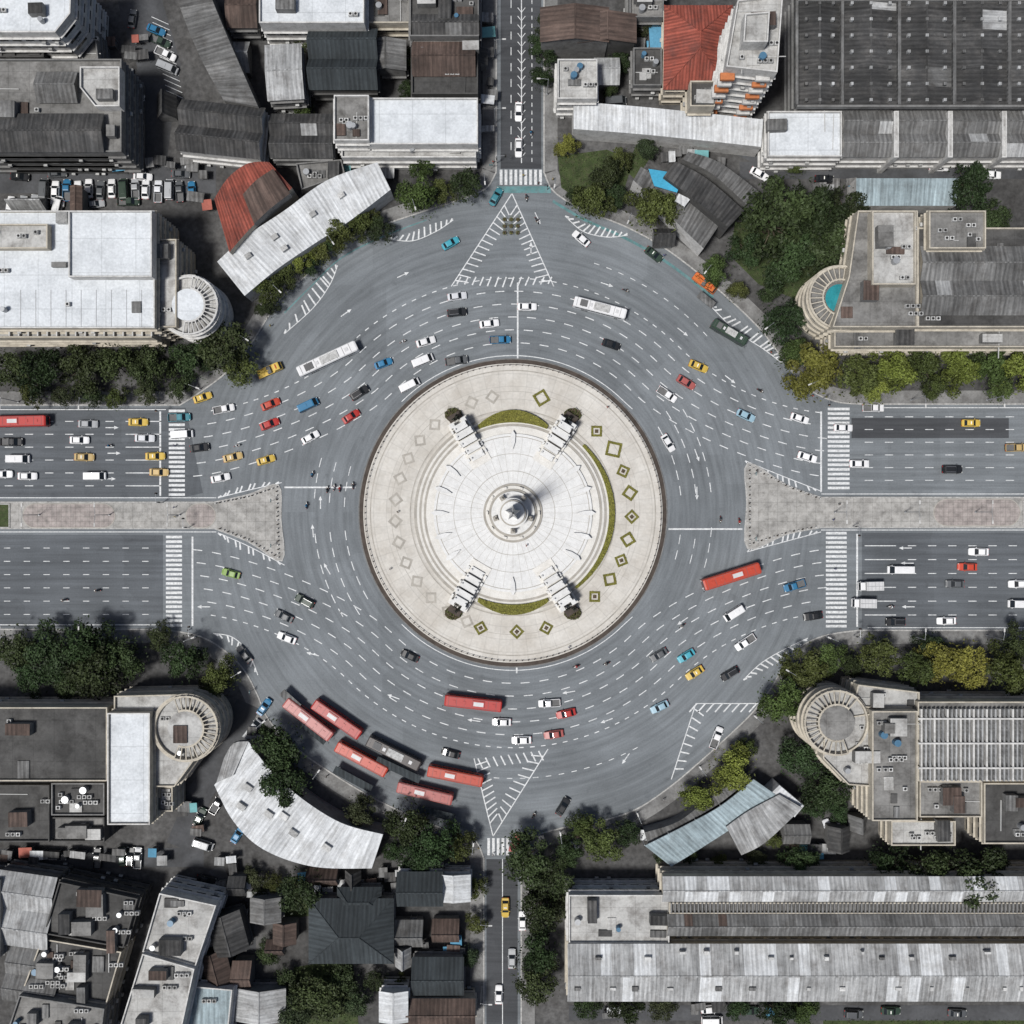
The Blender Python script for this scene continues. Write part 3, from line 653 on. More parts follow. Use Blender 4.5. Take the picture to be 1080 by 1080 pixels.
def gable(mb,cx,cy,w,d,ang,he,hr,kr='roof_grey',kw='wall_grey',bays=1,panel=3.2,sky=None,vents=0,win=True):
    c=W(cx,cy,he); k=S*(H-he)/H; w*=k; d*=k; a=rad(ang); ux=(math.cos(a),math.sin(a)); uy=(-ux[1],ux[0])
    T=lambda u,v:(c[0]+ux[0]*u+uy[0]*v,c[1]+ux[1]*u+uy[1]*v)
    P=[T(-w/2,-d/2),T(w/2,-d/2),T(w/2,d/2),T(-w/2,d/2)]
    for i in range(4): wallwin(mb,P[i],P[(i+1)%4],ZB,he,kw,win)
    o=.35; bd=d/bays; n=max(1,int(w/panel)); rise=hr-he; sl=math.hypot(bd/2,rise)
    for b in range(bays):
        y0=-d/2+b*bd; ym=y0+bd/2; y1=y0+bd; o0=o if b==0 else 0; o1=o if b==bays-1 else 0
        for e in (-w/2,w/2): mb.face([(*T(e,y0),he),(*T(e,y1),he),(*T(e,ym),hr-.05)],kw)
        for i in range(n):
            xa=-w/2-o+(w+2*o)*i/n; xb=-w/2-o+(w+2*o)*(i+1)/n
            for s_,ya,za in ((0,y0-o0,he-o0*rise/(bd/2)),(1,y1+o1,he-o1*rise/(bd/2))):
                kk=kr if not sky or R.random()>sky[1] else sky[0]
                if not sky and R.random()<.05 and kr in ('roof_dark','roof_rust','roof_grey'): kk=R.choice(('roof_grey','roof_rust','roof_light'))
                pa=[(*T(xa,ya),za+.03),(*T(xb,ya),za+.03),(*T(xb,ym),hr+.03),(*T(xa,ym),hr+.03)]; u=[(xa,0),(xb,0),(xb,sl),(xa,sl)]
                if s_: pa=pa[::-1]; u=u[::-1]
                mb.face(pa,kk,u)
        m_=T(0,ym); mb.box(*m_,hr+.02,w+.6,.35,.1,kr,a)
        for v in range(vents):
            q=T(-w/2+w*(v+.5)/vents,ym); mb.box(*q,hr,.9,.9,.7,'roof_light',a)
def hip(mb,poly,he,hr,kr,kw,inset=.5):
    P=ccw([W(x,y,he) for x,y in poly]); 
    for i in range(4): wallwin(mb,P[i],P[(i+1)%4],ZB,he,kw)
    P=offs(P,-.6); e=[math.dist(P[i],P[(i+1)%4]) for i in range(4)]
    if e[0]<e[1]: P=P[1:]+P[:1]
    L=math.dist(P[0],P[1]); Dp=math.dist(P[1],P[2]); f=min(.5,Dp/2/L); m0=((P[0][0]+P[3][0])/2,(P[0][1]+P[3][1])/2); m1=((P[1][0]+P[2][0])/2,(P[1][1]+P[2][1])/2)
    r0=(m0[0]+(m1[0]-m0[0])*f,m0[1]+(m1[1]-m0[1])*f); r1=(m1[0]+(m0[0]-m1[0])*f,m1[1]+(m0[1]-m1[1])*f)
    mb.face([(*P[0],he),(*P[1],he),(*r1,hr),(*r0,hr)],kr,[(0,0),(L,0),(L*(1-f),Dp/2),(L*f,Dp/2)])
    mb.face([(*P[2],he),(*P[3],he),(*r0,hr),(*r1,hr)],kr,[(0,0),(L,0),(L*(1-f),Dp/2),(L*f,Dp/2)])
    mb.face([(*P[1],he),(*P[2],he),(*r1,hr)],kr,[(0,0),(Dp,0),(Dp/2,Dp/2)]); mb.face([(*P[3],he),(*P[0],he),(*r0,hr)],kr,[(0,0),(Dp,0),(Dp/2,Dp/2)])
    for a,b in ((P[0],r0),(P[3],r0),(P[1],r1),(P[2],r1)): mb.tube((*a,he+.05),(*b,hr+.05),.12,.12,kr,5)
    mb.tube((*r0,hr+.05),(*r1,hr+.05),.13,.13,kr,5)
def strip(mb,A,B,h0,h1,key,kw='wall_white',z0=ZB,seg=5,thick=.4,walls=True):
    a=cm(A,seg); b=cm(B,seg); n=min(len(a),len(b)); a=[W(*p,h0) for p in a[:n]]; b=[W(*p,h1) for p in b[:n]]; u=0
    for i in range(n-1):
        du=math.dist(a[i],a[i+1]); dv=math.dist(a[i],b[i])
        f=[(*a[i],h0),(*a[i+1],h0),(*b[i+1],h1),(*b[i],h1)]; uv=[(u,0),(u+du,0),(u+du,dv),(u,dv)]
        nn=(Vector(f[1])-Vector(f[0])).cross(Vector(f[2])-Vector(f[1]))
        if nn.z<0: f=f[::-1]; uv=uv[::-1]
        mb.face(f,key,uv); mb.face([(p[0],p[1],p[2]-thick) for p in f[::-1]],kw); u+=du
        for e,h in ((a,h0),(b,h1)):
            zb=z0 if walls else h-thick
            mb.face([(*e[i],zb),(*e[i+1],zb),(*e[i+1],h-.01),(*e[i],h-.01)],kw)
    for i in (0,n-1):
        mb.face([(*a[i],z0 if walls else h0-thick),(*b[i],z0 if walls else h1-thick),(*b[i],h1-.01),(*a[i],h0-.01)],kw)
    if not walls:
        for i in range(0,n,4):
            for e,h in ((a,h0),(b,h1)): mb.cyl(*e[i],z0,.14,h-z0-.3,'steel',6)
def rotunda(mb,cx,cy,r,h,kw='wall_cream',kd='deck_mid',a0=0,a1=360,core=None,pool=False,ribs=True):
    c=W(cx,cy,h); k=S*(H-h)/H; r*=k; n=40
    cc=lambda q:[(c[0]+q*math.cos(2*math.pi*i/n),c[1]+q*math.sin(2*math.pi*i/n)) for i in range(n)]
    P=cc(r); Q=cc(r-.4)
    for i in range(n):
        j=(i+1)%n; mb.face([(*P[i],ZB),(*P[j],ZB),(*P[j],h),(*P[i],h)],kw)
        mb.face([(*P[i],h),(*P[j],h),(*Q[j],h),(*Q[i],h)],kw); mb.face([(*Q[j],h-1),(*Q[i],h-1),(*Q[i],h),(*Q[j],h)],kw)
        if i%2==0:
            for f in range(int(h//3.4)):
                o=1.003; zb=1.2+f*3.4; A=(c[0]+(P[i][0]-c[0])*o,c[1]+(P[i][1]-c[1])*o); B=(c[0]+(P[j][0]-c[0])*o,c[1]+(P[j][1]-c[1])*o)
                mb.face([(*A,zb),(*B,zb),(*B,zb+1.8),(*A,zb+1.8)],'glass')
    mb.face([(*q,h-.97) for q in Q],kd)
    for f in range(1,int(h//3.4)+1):
        P2=cc(r+.5)
        for i in range(n):
            j=(i+1)%n; mb.face([(*P[i],f*3.4-.2),(*P[j],f*3.4-.2),(*P2[j],f*3.4-.2),(*P2[i],f*3.4-.2)],kw)
            mb.face([(*P2[i],f*3.4-.5),(*P2[j],f*3.4-.5),(*P2[j],f*3.4-.2),(*P2[i],f*3.4-.2)],kw)
    if pool: mb.cyl(*c,h-1,r*.45,.5,'wall_cream',28,kt='pool')
    elif core: mb.cyl(*c,h-1,r*.55,1.6,kw,28,kt=core)
    if ribs:
        m_=int(abs(a1-a0)/11)
        for i in range(m_+1):
            a=rad(a0+(a1-a0)*i/m_); q=(c[0]+r*.78*math.cos(a),c[1]+r*.78*math.sin(a)); mb.box(*q,h+.35,r*.5,.24,.3,kw,a)
            mb.cyl(c[0]+r*.97*math.cos(a),c[1]+r*.97*math.sin(a),h,.16,.35,kw,6); mb.cyl(c[0]+r*.58*math.cos(a),c[1]+r*.58*math.sin(a),h-1,.16,1.35,kw,6)
        for q in (.57,.99):
            A=[(c[0]+r*q*math.cos(rad(a0+(a1-a0)*i/40)),c[1]+r*q*math.sin(rad(a0+(a1-a0)*i/40))) for i in range(41)]; ribbon(mb,A,.4,h+.68,kw)
# --- NW
m=MB(); blk(m,rc(-60,222,163,346),18,'wall_cream','deck_white',cl=0,rim='wall_white'); 
blk(m,rc(72,222,160,292),20.5,'wall_white','deck_white',z0=17.3); blk(m,rc(160,252,186,345),15,'wall_cream','deck_light',cl=3)
blk(m,rc(-60,236,50,262),19.5,'wall_cream','deck_light',z0=17.3,cl=6); blk(m,rc(-60,346,160,356),13.5,'wall_cream','deck_light')
for i in range(9): p=W(20+i*16,300,18); m.box(p[0],p[1]-5.6,17.19,.12,9,.1,'steel')
for i in range(16): p=W(10+i*10,350,13.5); m.box(*p,12.69,.3,2.0,1.0,'wall_white')
p=W(62,279,18); m.box(*p,17.15,3.4,1.2,1.0,'wall_grey'); p=W(66,230,18); m.box(*p,17.15,2.6,2.6,1.6,'ac')
rotunda(m,199,322,31,14,'wall_white','deck_light',-100,80,core='deck_white'); clutter(m,ccw([W(*p,18) for p in ((-40,270),(-40,340),(150,340),(150,300))]),17.2,6,False)
m.build('corner_building')
m=MB(); blk(m,rc(-40,62,128,160),16,'wall_grey','deck_mid',cl=10); gable(m,48,140,120,38,0,16.6,18.2,'roof_dark','wall_grey'); gable(m,60,92,40,30,0,16.2,18,'roof_grey','wall_grey'); blk(m,[(84,70),(126,70),(126,112),(100,112),(84,92)],18.5,'wall_white','deck_light',z0=15.2,cl=2); m.build('shop_building')
m=MB(); blk(m,[(-40,-30),(76,-30),(74,14),(58,34),(-40,34)],22,'wall_white','deck_white',cl=6,rim='wall_white'); m.build('apartment_building')
m=MB(); blk(m,rc(-40,34,46,60),12,'wall_dark','deck_dark',cl=8); blk(m,[(60,36),(100,30),(104,66),(62,60)],9,'wall_grey','deck_mid',cl=5); m.build('shop_building')
m=MB(); strip(m,[(180,-20),(198,30),(216,70),(236,106)],[(216,-20),(232,20),(250,62),(272,112)],10,11.5,'roof_grey','wall_grey',seg=5); m.build('market_hall')
m=MB(); gable(m,233,136,86,52,-6,10,12.5,'roof_dark','wall_white',bays=2); m.build('shed')
m=MB(); blk(m,rc(273,-40,384,24),14,'wall_white','deck_white',cl=5); m.build('apartment_building')
m=MB(); gable(m,300,76,36,56,3,11,12.2,'roof_light','wall_grey'); m.build('house')
m=MB(); gable(m,362,62,70,62,0,9,12,'roof_slate','wall_dark',bays=2); m.build('house')
m=MB(); gable(m,318,143,64,44,0,8,9.6,'roof_dark','wall_grey',bays=2); m.build('shed')
m=MB(); blk(m,rc(388,103,504,152),13,'wall_white','deck_white',rim='wall_white',cl=0); blk(m,rc(352,100,389,148),15,'wall_white','deck_mid',cl=8); blk(m,rc(360,150,502,166),9,'wall_white','deck_light',cl=3); m.build('office_building')
m=MB(); blk(m,rc(434,40,504,99),10,'wall_dark','deck_dark',cl=8); gable(m,468,62,64,34,0,10,12,'roof_rust','wall_dark'); m.build('shophouse')
m=MB(); blk(m,rc(432,-30,505,38),12,'wall_grey','deck_dark',cl=9); gable(m,470,26,68,20,0,12,13.5,'roof_dark','wall_dark'); m.build('shophouse')
m=MB(); blk(m,rc(386,-20,432,24),9,'wall_cream','deck_mid',cl=6); m.build('shophouse')
m=MB(); gable(m,255,8,30,40,0,8,9.5,'roof_rust','wall_grey'); m.build('house')
m=MB(); gable(m,407,58,30,40,90,7,8.5,'roof_grey','wall_grey'); m.build('house')
m=MB(); strip(m,cm([(226,210),(240,188),(262,172),(284,171)],2),cm([(242,266),(262,243),(288,218),(308,198)],2),9,11,'roof_red','wall_cream',seg=2); m.build('market_hall')
m=MB(); strip(m,[(256,205),(270,190),(288,178)],[(268,236),(285,220),(306,204)],11.2,11.8,'roof_rust','wall_grey',z0=9,seg=3); m.build('roof_shed')
m=MB(); strip(m,[(229,276),(258,250),(300,222),(345,190),(398,171)],[(258,312),(292,284),(330,258),(370,232),(412,200)],8.5,7.5,'roof_white','wall_white',seg=5)
for x,y in ((262,270),(290,250),(330,226),(360,206),(300,262)): p=W(x,y,8.5); m.box(*p,7.9,1.6,1.2,1.1,'ac',rad(35))
m.build('curved_market_building')
m=MB(); blk(m,[(312,172),(360,168),(364,184),(318,200)],6,'wall_grey','deck_mid',cl=5); m.build('shed')
# --- NE
m=MB(); hip(m,[(703,8),(770,8),(768,92),(702,92)],11,15,'roof_red','wall_cream'); m.build('red_roofed_house')
m=MB(); blk(m,[(778,0),(826,-6),(820,76),(766,70)],30,'wall_white','deck_light',cl=10,rim='wall_white'); blk(m,[(786,14),(812,12),(810,44),(784,44)],33.5,'wall_white','deck_light',z0=29,win=False)
for f in range(8): 
    a=W(768,70,30);
    m.box(a[0]+.5,a[1]-.9,3+f*3.3,3.2,1.6,.9,'wall_orange' if f%2 else 'wall_white')
    m.box(a[0]+8.5,a[1]-1.1,3+f*3.3,3.2,1.6,.9,'wall_orange' if f%2==0 else 'wall_white')
m.build('apartment_tower')
m=MB(); gable(m,606,26,34,70,90,10,12,'roof_rust','wall_grey',win=False); gable(m,640,30,28,60,90,9,11,'roof_rust','wall_dark',win=False); m.build('shophouse')
m=MB(); blk(m,rc(588,62,630,104),12,'wall_white','deck_light',cl=6); m.build('shophouse')
m=MB(); blk(m,rc(664,-30,700,18),9,'wall_grey','deck_mid',cl=6); blk(m,rc(668,50,698,90),8,'wall_grey','deck_dark',cl=7); m.build('house')
m=MB(); P=ccw([W(*p,4) for p in ((684,22),(704,22),(702,60),(686,58))]); m.prism(P,ZB,4,'wall_grey','tarp_blue'); m.build('awning')
m=MB(); strip(m,[(605,107),(670,112),(740,119),(805,126)],[(605,136),(670,141),(740,148),(803,155)],8,7.2,'roof_white','wall_white',seg=5); m.build('long_canopy')
m=MB(); blk(m,rc(728,85,754,112),14,'wall_cream','deck_dark',cl=5); m.build('house')
m=MB()
for i,(x0,x1) in enumerate(((840,886),(888,946),(948,1004),(1006,1062),(1064,1120),(1122,1180))):
    gable(m,(x0+x1)/2,52,118,x1-x0,90,12+.2*i,13.3,'roof_dark','wall_grey',bays=1,panel=4,vents=0)
    for r_ in range(7):
        for q_ in range(3):
            p=W(x0+10+q_*(x1-x0-18)/2,4+r_*17,13); m.box(*p,12.6,.7,.7,1.0,'roof_grey' if (r_*q_+i)%3==0 else 'roof_light')
    p=W(x0,52,13); m.box(*p,12.2,.7,118*S*.95,1.35,'roof_grey')
for y_ in (0,112): p=W(1010,y_,13.5); m.box(*p,12.3,338*S*.95,.5,1.45,'wall_grey')
m.build('market_hall')
m=MB(); blk(m,rc(810,117,888,165),11,'wall_white','deck_white',rim='wall_white',cl=3)
for i in range(5): gable(m,917+i*57,141,54,46,0,10,11.4,'roof_grey' ,'wall_white',bays=2,sky=('roof_light',.12)); blk(m,rc(943+i*57,117,948+i*57,166),11.8,'wall_white','deck_light',win=False,par=.1)
m.build('shophouse')
m=MB(); strip(m,[(903,188),(1012,188)],[(903,217),(1008,217)],7,6.4,'roof_blue','wall_white',seg=14); m.build('canopy')
m=MB(); strip(m,[(676,176),(700,190),(728,212),(758,238)],[(668,190),(690,210),(715,236),(742,262)],7,8,'roof_grey','wall_white',seg=5); m.build('curved_shop_building')
m=MB(); strip(m,[(712,170),(745,188),(785,222)],[(700,186),(732,210),(768,240)],10,11,'roof_dark','wall_dark',seg=5,z0=ZB); m.build('curved_shop_building')
m=MB(); strip(m,[(726,160),(760,172),(808,208)],[(720,168),(752,184),(794,222)],8,8.6,'roof_grey','wall_grey',seg=5); m.build('curved_shop_building')
for pp,hh,kk in (([(684,178),(722,184),(714,203),(690,196)],9.4,'tarp_bright'),([(716,204),(728,210),(722,218),(712,212)],9.0,'roof_white')):
    m=MB(); P=ccw([W(*p,hh) for p in pp]); m.prism(P,hh-.2,hh,kk,kk,True)
    for p in P: m.cyl(*p,ZB,.08,hh-.3,'steel',5)
    m.build('awning')
m=MB(); blk(m,[(905,222),(968,222),(968,345),(878,345),(895,292)],17,'wall_cream','deck_mid',cl=12); blk(m,rc(968,240,1160,345),15.5,'wall_cream','deck_dark',cl=6)
blk(m,rc(920,222,966,300),19.5,'wall_cream','deck_light',z0=16,cl=9); gable(m,1040,296,136,70,0,15.6,17.2,'roof_grey','wall_cream',bays=2,win=False); blk(m,rc(980,222,1040,262),18,'wall_cream','deck_mid',z0=ZB,cl=8)
blk(m,rc(880,347,1160,366),12.5,'wall_cream','deck_mid',cl=5); rotunda(m,886,314,33,14,'wall_cream','deck_mid',60,270,pool=True); m.build('corner_building')
# --- SW
m=MB(); blk(m,rc(-60,746,113,824),14,'wall_cream','deck_dark',cl=5); blk(m,rc(113,752,158,870),15.5,'wall_cream','deck_white',rim='wall_white'); blk(m,[(120,734),(200,732),(206,800),(184,830),(158,830),(158,752),(120,752)],13,'wall_cream','deck_light',cl=4)
rotunda(m,196,768,34,13.6,'wall_cream','deck_light',-110,110,core='deck_light'); blk(m,rc(158,830,182,856),10,'wall_cream','deck_mid',cl=5); m.build('corner_building')
m=MB(); blk(m,rc(-60,828,52,888),11,'wall_dark','deck_dark',cl=11); blk(m,rc(54,826,110,860),13,'wall_grey','deck_dark',cl=10); blk(m,rc(54,862,110,888),10,'wall_dark','deck_mid',cl=9); m.build('shophouse')
m=MB(); strip(m,[(262,782),(285,812),(318,842),(360,868),(404,880)],[(226,828),(246,866),(278,896),(330,914),(392,916)],8.5,7.5,'roof_white','wall_grey',seg=6)
strip(m,[(236,800),(246,784),(262,782)],[(228,826),(236,822),(246,818)],8.7,8.7,'roof_light','wall_grey',seg=3,z0=7)
for x,y in ((262,830),(284,858),(310,878),(345,893),(255,850),(300,860)): p=W(x,y,8); m.box(*p,8,2.2,1.4,.9,'ac',rad(-35))
m.build('bus_terminal_building')
for (cx,cy,w,d,a,he,hr,kr,kw,b) in ((24,960,60,150,-8,10,11.5,'roof_light','wall_grey',2),(34,1030,54,110,-8,9,10.5,'roof_grey','wall_grey',2)):
    m=MB(); gable(m,cx,cy,w,d*.5,a,he,hr,kr,kw,bays=b); m.build('shophouse')
for poly,h,kw,kd,c in (([(62,930),(145,948),(130,1000),(46,985)],11,'wall_dark','deck_dark',26),([(44,990),(128,1004),(112,1060),(22,1048)],10,'wall_cream','deck_dark',28),([(20,1050),(110,1064),(104,1110),(0,1110)],12,'wall_grey','deck_mid',22),
   ([(168,942),(228,955),(206,1020),(150,1004)],13,'wall_white','deck_light',10),([(150,1006),(205,1022),(186,1110),(118,1110)],14,'wall_white','deck_light',9),([(200,1040),(245,1044),(238,1110),(192,1110)],9,'wall_white','roof_blue',2),
   ([(-60,928),(0,928),(0,1010),(-60,1010)],12,'wall_grey','deck_mid',9)):
    m=MB(); blk(m,poly,h,kw,kd,cl=c); m.build('apartment_building')
m=MB(); gable(m,240,985,40,34,-75,7,9,'roof_dark','wall_dark'); m.build('house')
m=MB(); gable(m,228,1022,34,26,-75,6,8,'roof_rust','wall_dark'); m.build('house')
m=MB(); hip(m,[(328,950),(413,950),(413,1014),(328,1014)],7,11,'roof_slate','wall_grey'); m.build('hip_roofed_house')
m=MB(); hip(m,[(358,938),(400,938),(400,958),(358,958)],6,8.5,'roof_slate','wall_grey'); m.build('hip_roofed_house')
for cx,cy,w,d,a,he,hr,kr,kw in ((443,938,46,34,0,8,10.5,'roof_slate','wall_white'),(478,937,26,34,90,8,8.8,'roof_white','wall_white'),(462,1030,52,38,0,6,8.5,'roof_slate','wall_grey'),(455,1068,90,26,0,7,9,'roof_rust','wall_cream'),(415,1062,30,28,90,9,10,'roof_white','wall_white'),(275,1060,32,50,90,6,8,'roof_light','wall_grey'),(280,960,24,30,90,6,7.5,'roof_grey','wall_grey')):
    m=MB(); gable(m,cx,cy,w,d,a,he,hr,kr,kw); m.build('house')
# --- SE
m=MB(); gable(m,905,1026,610,58,0,12,14,'roof_light','wall_cream',panel=2.6,sky=('roof_white',.3)); gable(m,950,938,500,24,0,13,14.2,'roof_light','wall_cream',panel=2.6,sky=('roof_white',.3))
blk(m,rc(600,944,706,996),11.5,'wall_white','deck_light',cl=7); gable(m,955,976,500,20,0,13.5,14.6,'roof_grey','wall_cream',panel=2); blk(m,rc(706,952,1210,964),13.2,'wall_cream','deck_mid',cl=0)
for i in range(120): p=W(708+i*4.1,958,13.5); m.box(*p,12.6,.35,2.4,.9,'wall_grey')
for i in range(14): p=W(622+i*42,1056,12); m.box(*p,ZB,.5,.5,11.5,'wall_cream')
for i in range(26): p=W(612+i*18.5+R.uniform(-4,4),R.choice((1010,1042,1004)),13); m.box(*p,12.6,R.uniform(.6,1.6),R.uniform(.5,1.1),1.1,R.choice(('roof_grey','ac','pipe')))
m.build('railway_style_hall')
m=MB(); strip(m,[(680,892),(720,872),(760,850),(795,822)],[(708,914),(742,893),(780,868),(818,838)],6.5,7.2,'roof_blue','wall_white',seg=6,walls=False); m.build('curved_canopy')
m=MB(); strip(m,[(766,872),(790,855),(822,838)],[(782,902),(808,888),(846,852)],8,8.6,'roof_light','wall_grey',seg=5); m.build('curved_shop_building')
m=MB(); strip(m,[(680,878),(716,866),(752,838),(784,814)],[(684,891),(720,870),(758,848),(792,821)],5,5,'roof_grey','wall_grey',seg=5); m.build('curved_shop_building')
m=MB(); strip(m,[(812,838),(838,862)],[(822,828),(848,850)],7,7,'roof_white','wall_white',seg=5); m.build('shed')
m=MB(); blk(m,[(905,722),(970,730),(970,752),(900,745)],13,'wall_cream','deck_light',cl=4); blk(m,rc(920,750,968,866),16,'wall_cream','deck_mid',cl=16); blk(m,[(870,760),(922,752),(922,830),(895,828),(868,800)],14,'wall_cream','deck_light',cl=8)
blk(m,rc(968,740,1160,824),14.1,'wall_cream','deck_mid',cl=0)
for i in range(40): p=W(972+i*4.6,786,15.2); m.box(*p,14.12,.42,76*S*.94,1.1,'roof_light' if i%3 else 'wall_white')
for i in range(3): p=W(1060,758+i*26,15.3); m.box(*p,15.25,184*S*.94,.4,.25,'wall_white')
rotunda(m,882,762,34,14.4,'wall_cream','deck_light',50,290,core='deck_mid')
blk(m,rc(970,824,1036,862),12,'wall_cream','deck_mid',cl=12); blk(m,rc(1038,826,1160,890),11,'wall_cream','deck_dark',cl=10); blk(m,rc(940,866,1008,892),9,'wall_cream','deck_light',cl=8); m.build('corner_building')
INF=[(250,60,24,30),(175,112,22,18),(640,75,24,26),(255,1030,18,30),(300,985,20,22),(498,60,14,30),(430,985,30,26),(470,982,26,22),(700,250,20,16),(840,880,26,18),(885,885,24,20),(905,868,14,16),(30,215,34,12),(80,212,30,10),(255,160,16,14),(340,925,30,16),(372,930,20,14),(425,1010,18,14),(290,1000,16,14),(250,935,16,18),(640,134,16,10)]
for x,y,w,d in INF:
    m=MB(); gable(m,x,y,w,d,R.choice((0,90)),R.uniform(3.5,6),R.uniform(6.3,7),R.choice(('roof_grey','roof_dark','roof_light','roof_rust','roof_dark')),'wall_grey',win=False); m.build('shed')
for gx in range(-330,1411,96):
    for gy in range(-330,1411,96):
        if -95<gx<1175 and -95<gy<1175: continue
        if 350<gy<735 or 460<gx<610: continue
        w,d=R.uniform(55,84),R.uniform(50,84); m=MB()
        if R.random()<.5: blk(m,rc(gx-w/2,gy-d/2,gx+w/2,gy+d/2),R.uniform(8,20),R.choice(('wall_white','wall_cream','wall_grey')),R.choice(('deck_mid','deck_dark','deck_light')),cl=6)
        else: gable(m,gx,gy,w,d,R.choice((0,90)),R.uniform(7,12),R.uniform(13,14),R.choice(('roof_grey','roof_dark','roof_light','roof_rust')),'wall_grey',bays=2)
        m.build('shophouse')
for (x0,y0,x1,y1,n) in ((60,172,228,176,12),(232,880,262,1060,18),(192,840,215,880,6),(600,872,680,876,6),(255,920,420,935,14),(420,960,500,1010,12),(660,20,700,100,8),(512,20,520,160,8),(268,760,276,780,3),(820,195,900,215,6),(700,160,760,175,8),(820,880,900,900,8),(130,160,180,175,5),(380,915,500,935,8),(340,165,430,185,8),(0,895,180,898,14),(620,1056,840,1060,8),(100,40,160,60,6),(700,900,850,922,12),(205,175,225,215,5)):
    for _ in range(n):
        p=W(R.uniform(x0,x1),R.uniform(min(y0,y1),max(y0,y1)+6)); m=MB(); a=R.uniform(-.15,.15); w,d=R.uniform(1.6,4.4),R.uniform(1.4,2.8); h=R.uniform(2.2,2.9); k=R.choice(('tarp_blue','roof_grey','roof_light','roof_white','roof_dark','roof_grey','roof_rust','roof_dark','roof_grey','tarp_teal' if R.random()<.4 else 'roof_light','tarp_red' if R.random()<.4 else 'roof_grey'))
        m.box(*p,h,w,d,.12,k,a)
        for sx in (-1,1):
            for sy in (-1,1): m.cyl(p[0]+sx*w*.42,p[1]+sy*d*.42,ZB,.04,h-ZB,'steel',4)
        m.box(*p,ZB,w*.7,d*.5,.9,'wall_grey',a); m.build('market_stall')
for x,y,a,L in ((306,738,-42,24),(372,822,-28,44),(420,812,-25,50),(330,772,-38,34),(460,858,-14,40),(745,316,-38,20),(565,886,8,18)):
    m=MB(); p=W(x,y,3); an=rad(a); 
    gl=L*S; m.box(*p,2.8,gl,1.9,.18,'roof_slate' if L>30 else 'roof_grey',an); 
    for u in (-.45,-.15,.15,.45): m.cyl(p[0]+gl*u*math.cos(an),p[1]+gl*u*math.sin(an),0,.08,2.8,'steel',6)
    m.box(p[0],p[1],.45,gl*.8,.4,.08,'steel',an); m.build('bus_shelter')
# ------------------------------------------------------------ vehicles
def ring(x,w,zb,zt,c=.12):
    return [(x,-w,zb),(x,-w,zt-c*1.4),(x,-w+c,zt),(x,w-c,zt),(x,w,zt-c*1.4),(x,w,zb)][::-1]
def wheels(m,xs,w,r=.32):
    for x in xs:
        for s in (-1,1): m.tube((x,s*(w-.2),r),(x,s*(w+.02),r),r,r,'tyre',12); m.tube((x,s*(w+.02),r),(x,s*(w+.03),r),r*.55,r*.5,'chrome',8)
def cabin(m,b0,b1,t0,t1,wb,wt,zb,zt,key='car_paint'):
    B=[(b0,-wb,zb),(b1,-wb,zb),(b1,wb,zb),(b0,wb,zb)]; T=[(t0,-wt,zt),(t1,-wt,zt),(t1,wt,zt),(t0,wt,zt)]
    for i in range(4): j=(i+1)%4; m.face([B[i],B[j],T[j],T[i]],'car_glass')
    for i in range(4): m.tube(B[i],T[i],.05,.05,key,4)
    mx=(t0+t1)/2*.9+(b0+b1)/2*.1
    for s in (-1,1): m.tube((mx,s*wb,zb),(mx,s*wt,zt),.05,.05,key,4)
    m.loft([[(t0-.08,-wt,zt-.03),(t0-.08,-wt+.05,zt+.02),(t0-.08,wt-.05,zt+.02),(t0-.08,wt,zt-.03)][::-1],[(t0+.2,-wt-.04,zt-.03),(t0+.2,-wt+.08,zt+.07),(t0+.2,wt-.08,zt+.07),(t0+.2,wt+.04,zt-.03)][::-1],[(t1-.2,-wt-.04,zt-.03),(t1-.2,-wt+.08,zt+.07),(t1-.2,wt-.08,zt+.07),(t1-.2,wt+.04,zt-.03)][::-1],[(t1+.08,-wt,zt-.03),(t1+.08,-wt+.05,zt+.02),(t1+.08,wt-.05,zt+.02),(t1+.08,wt,zt-.03)][::-1]],key)
def lights(m,xf,xr,w,z):
    for s in (-1,1): m.box(xf,s*w,z,.12,.36,.16,'lamp_white'); m.box(xr,s*w,z+.08,.1,.34,.18,'lamp_red')
    m.box(xf+.04,0,z-.22,.06,1.0,.16,'black'); m.box(xr-.03,0,z-.25,.05,1.2,.1,'black')
def mirrors(m,x,w,z):
    for s in (-1,1): m.box(x,s*(w+.1),z,.12,.2,.14,'car_paint')
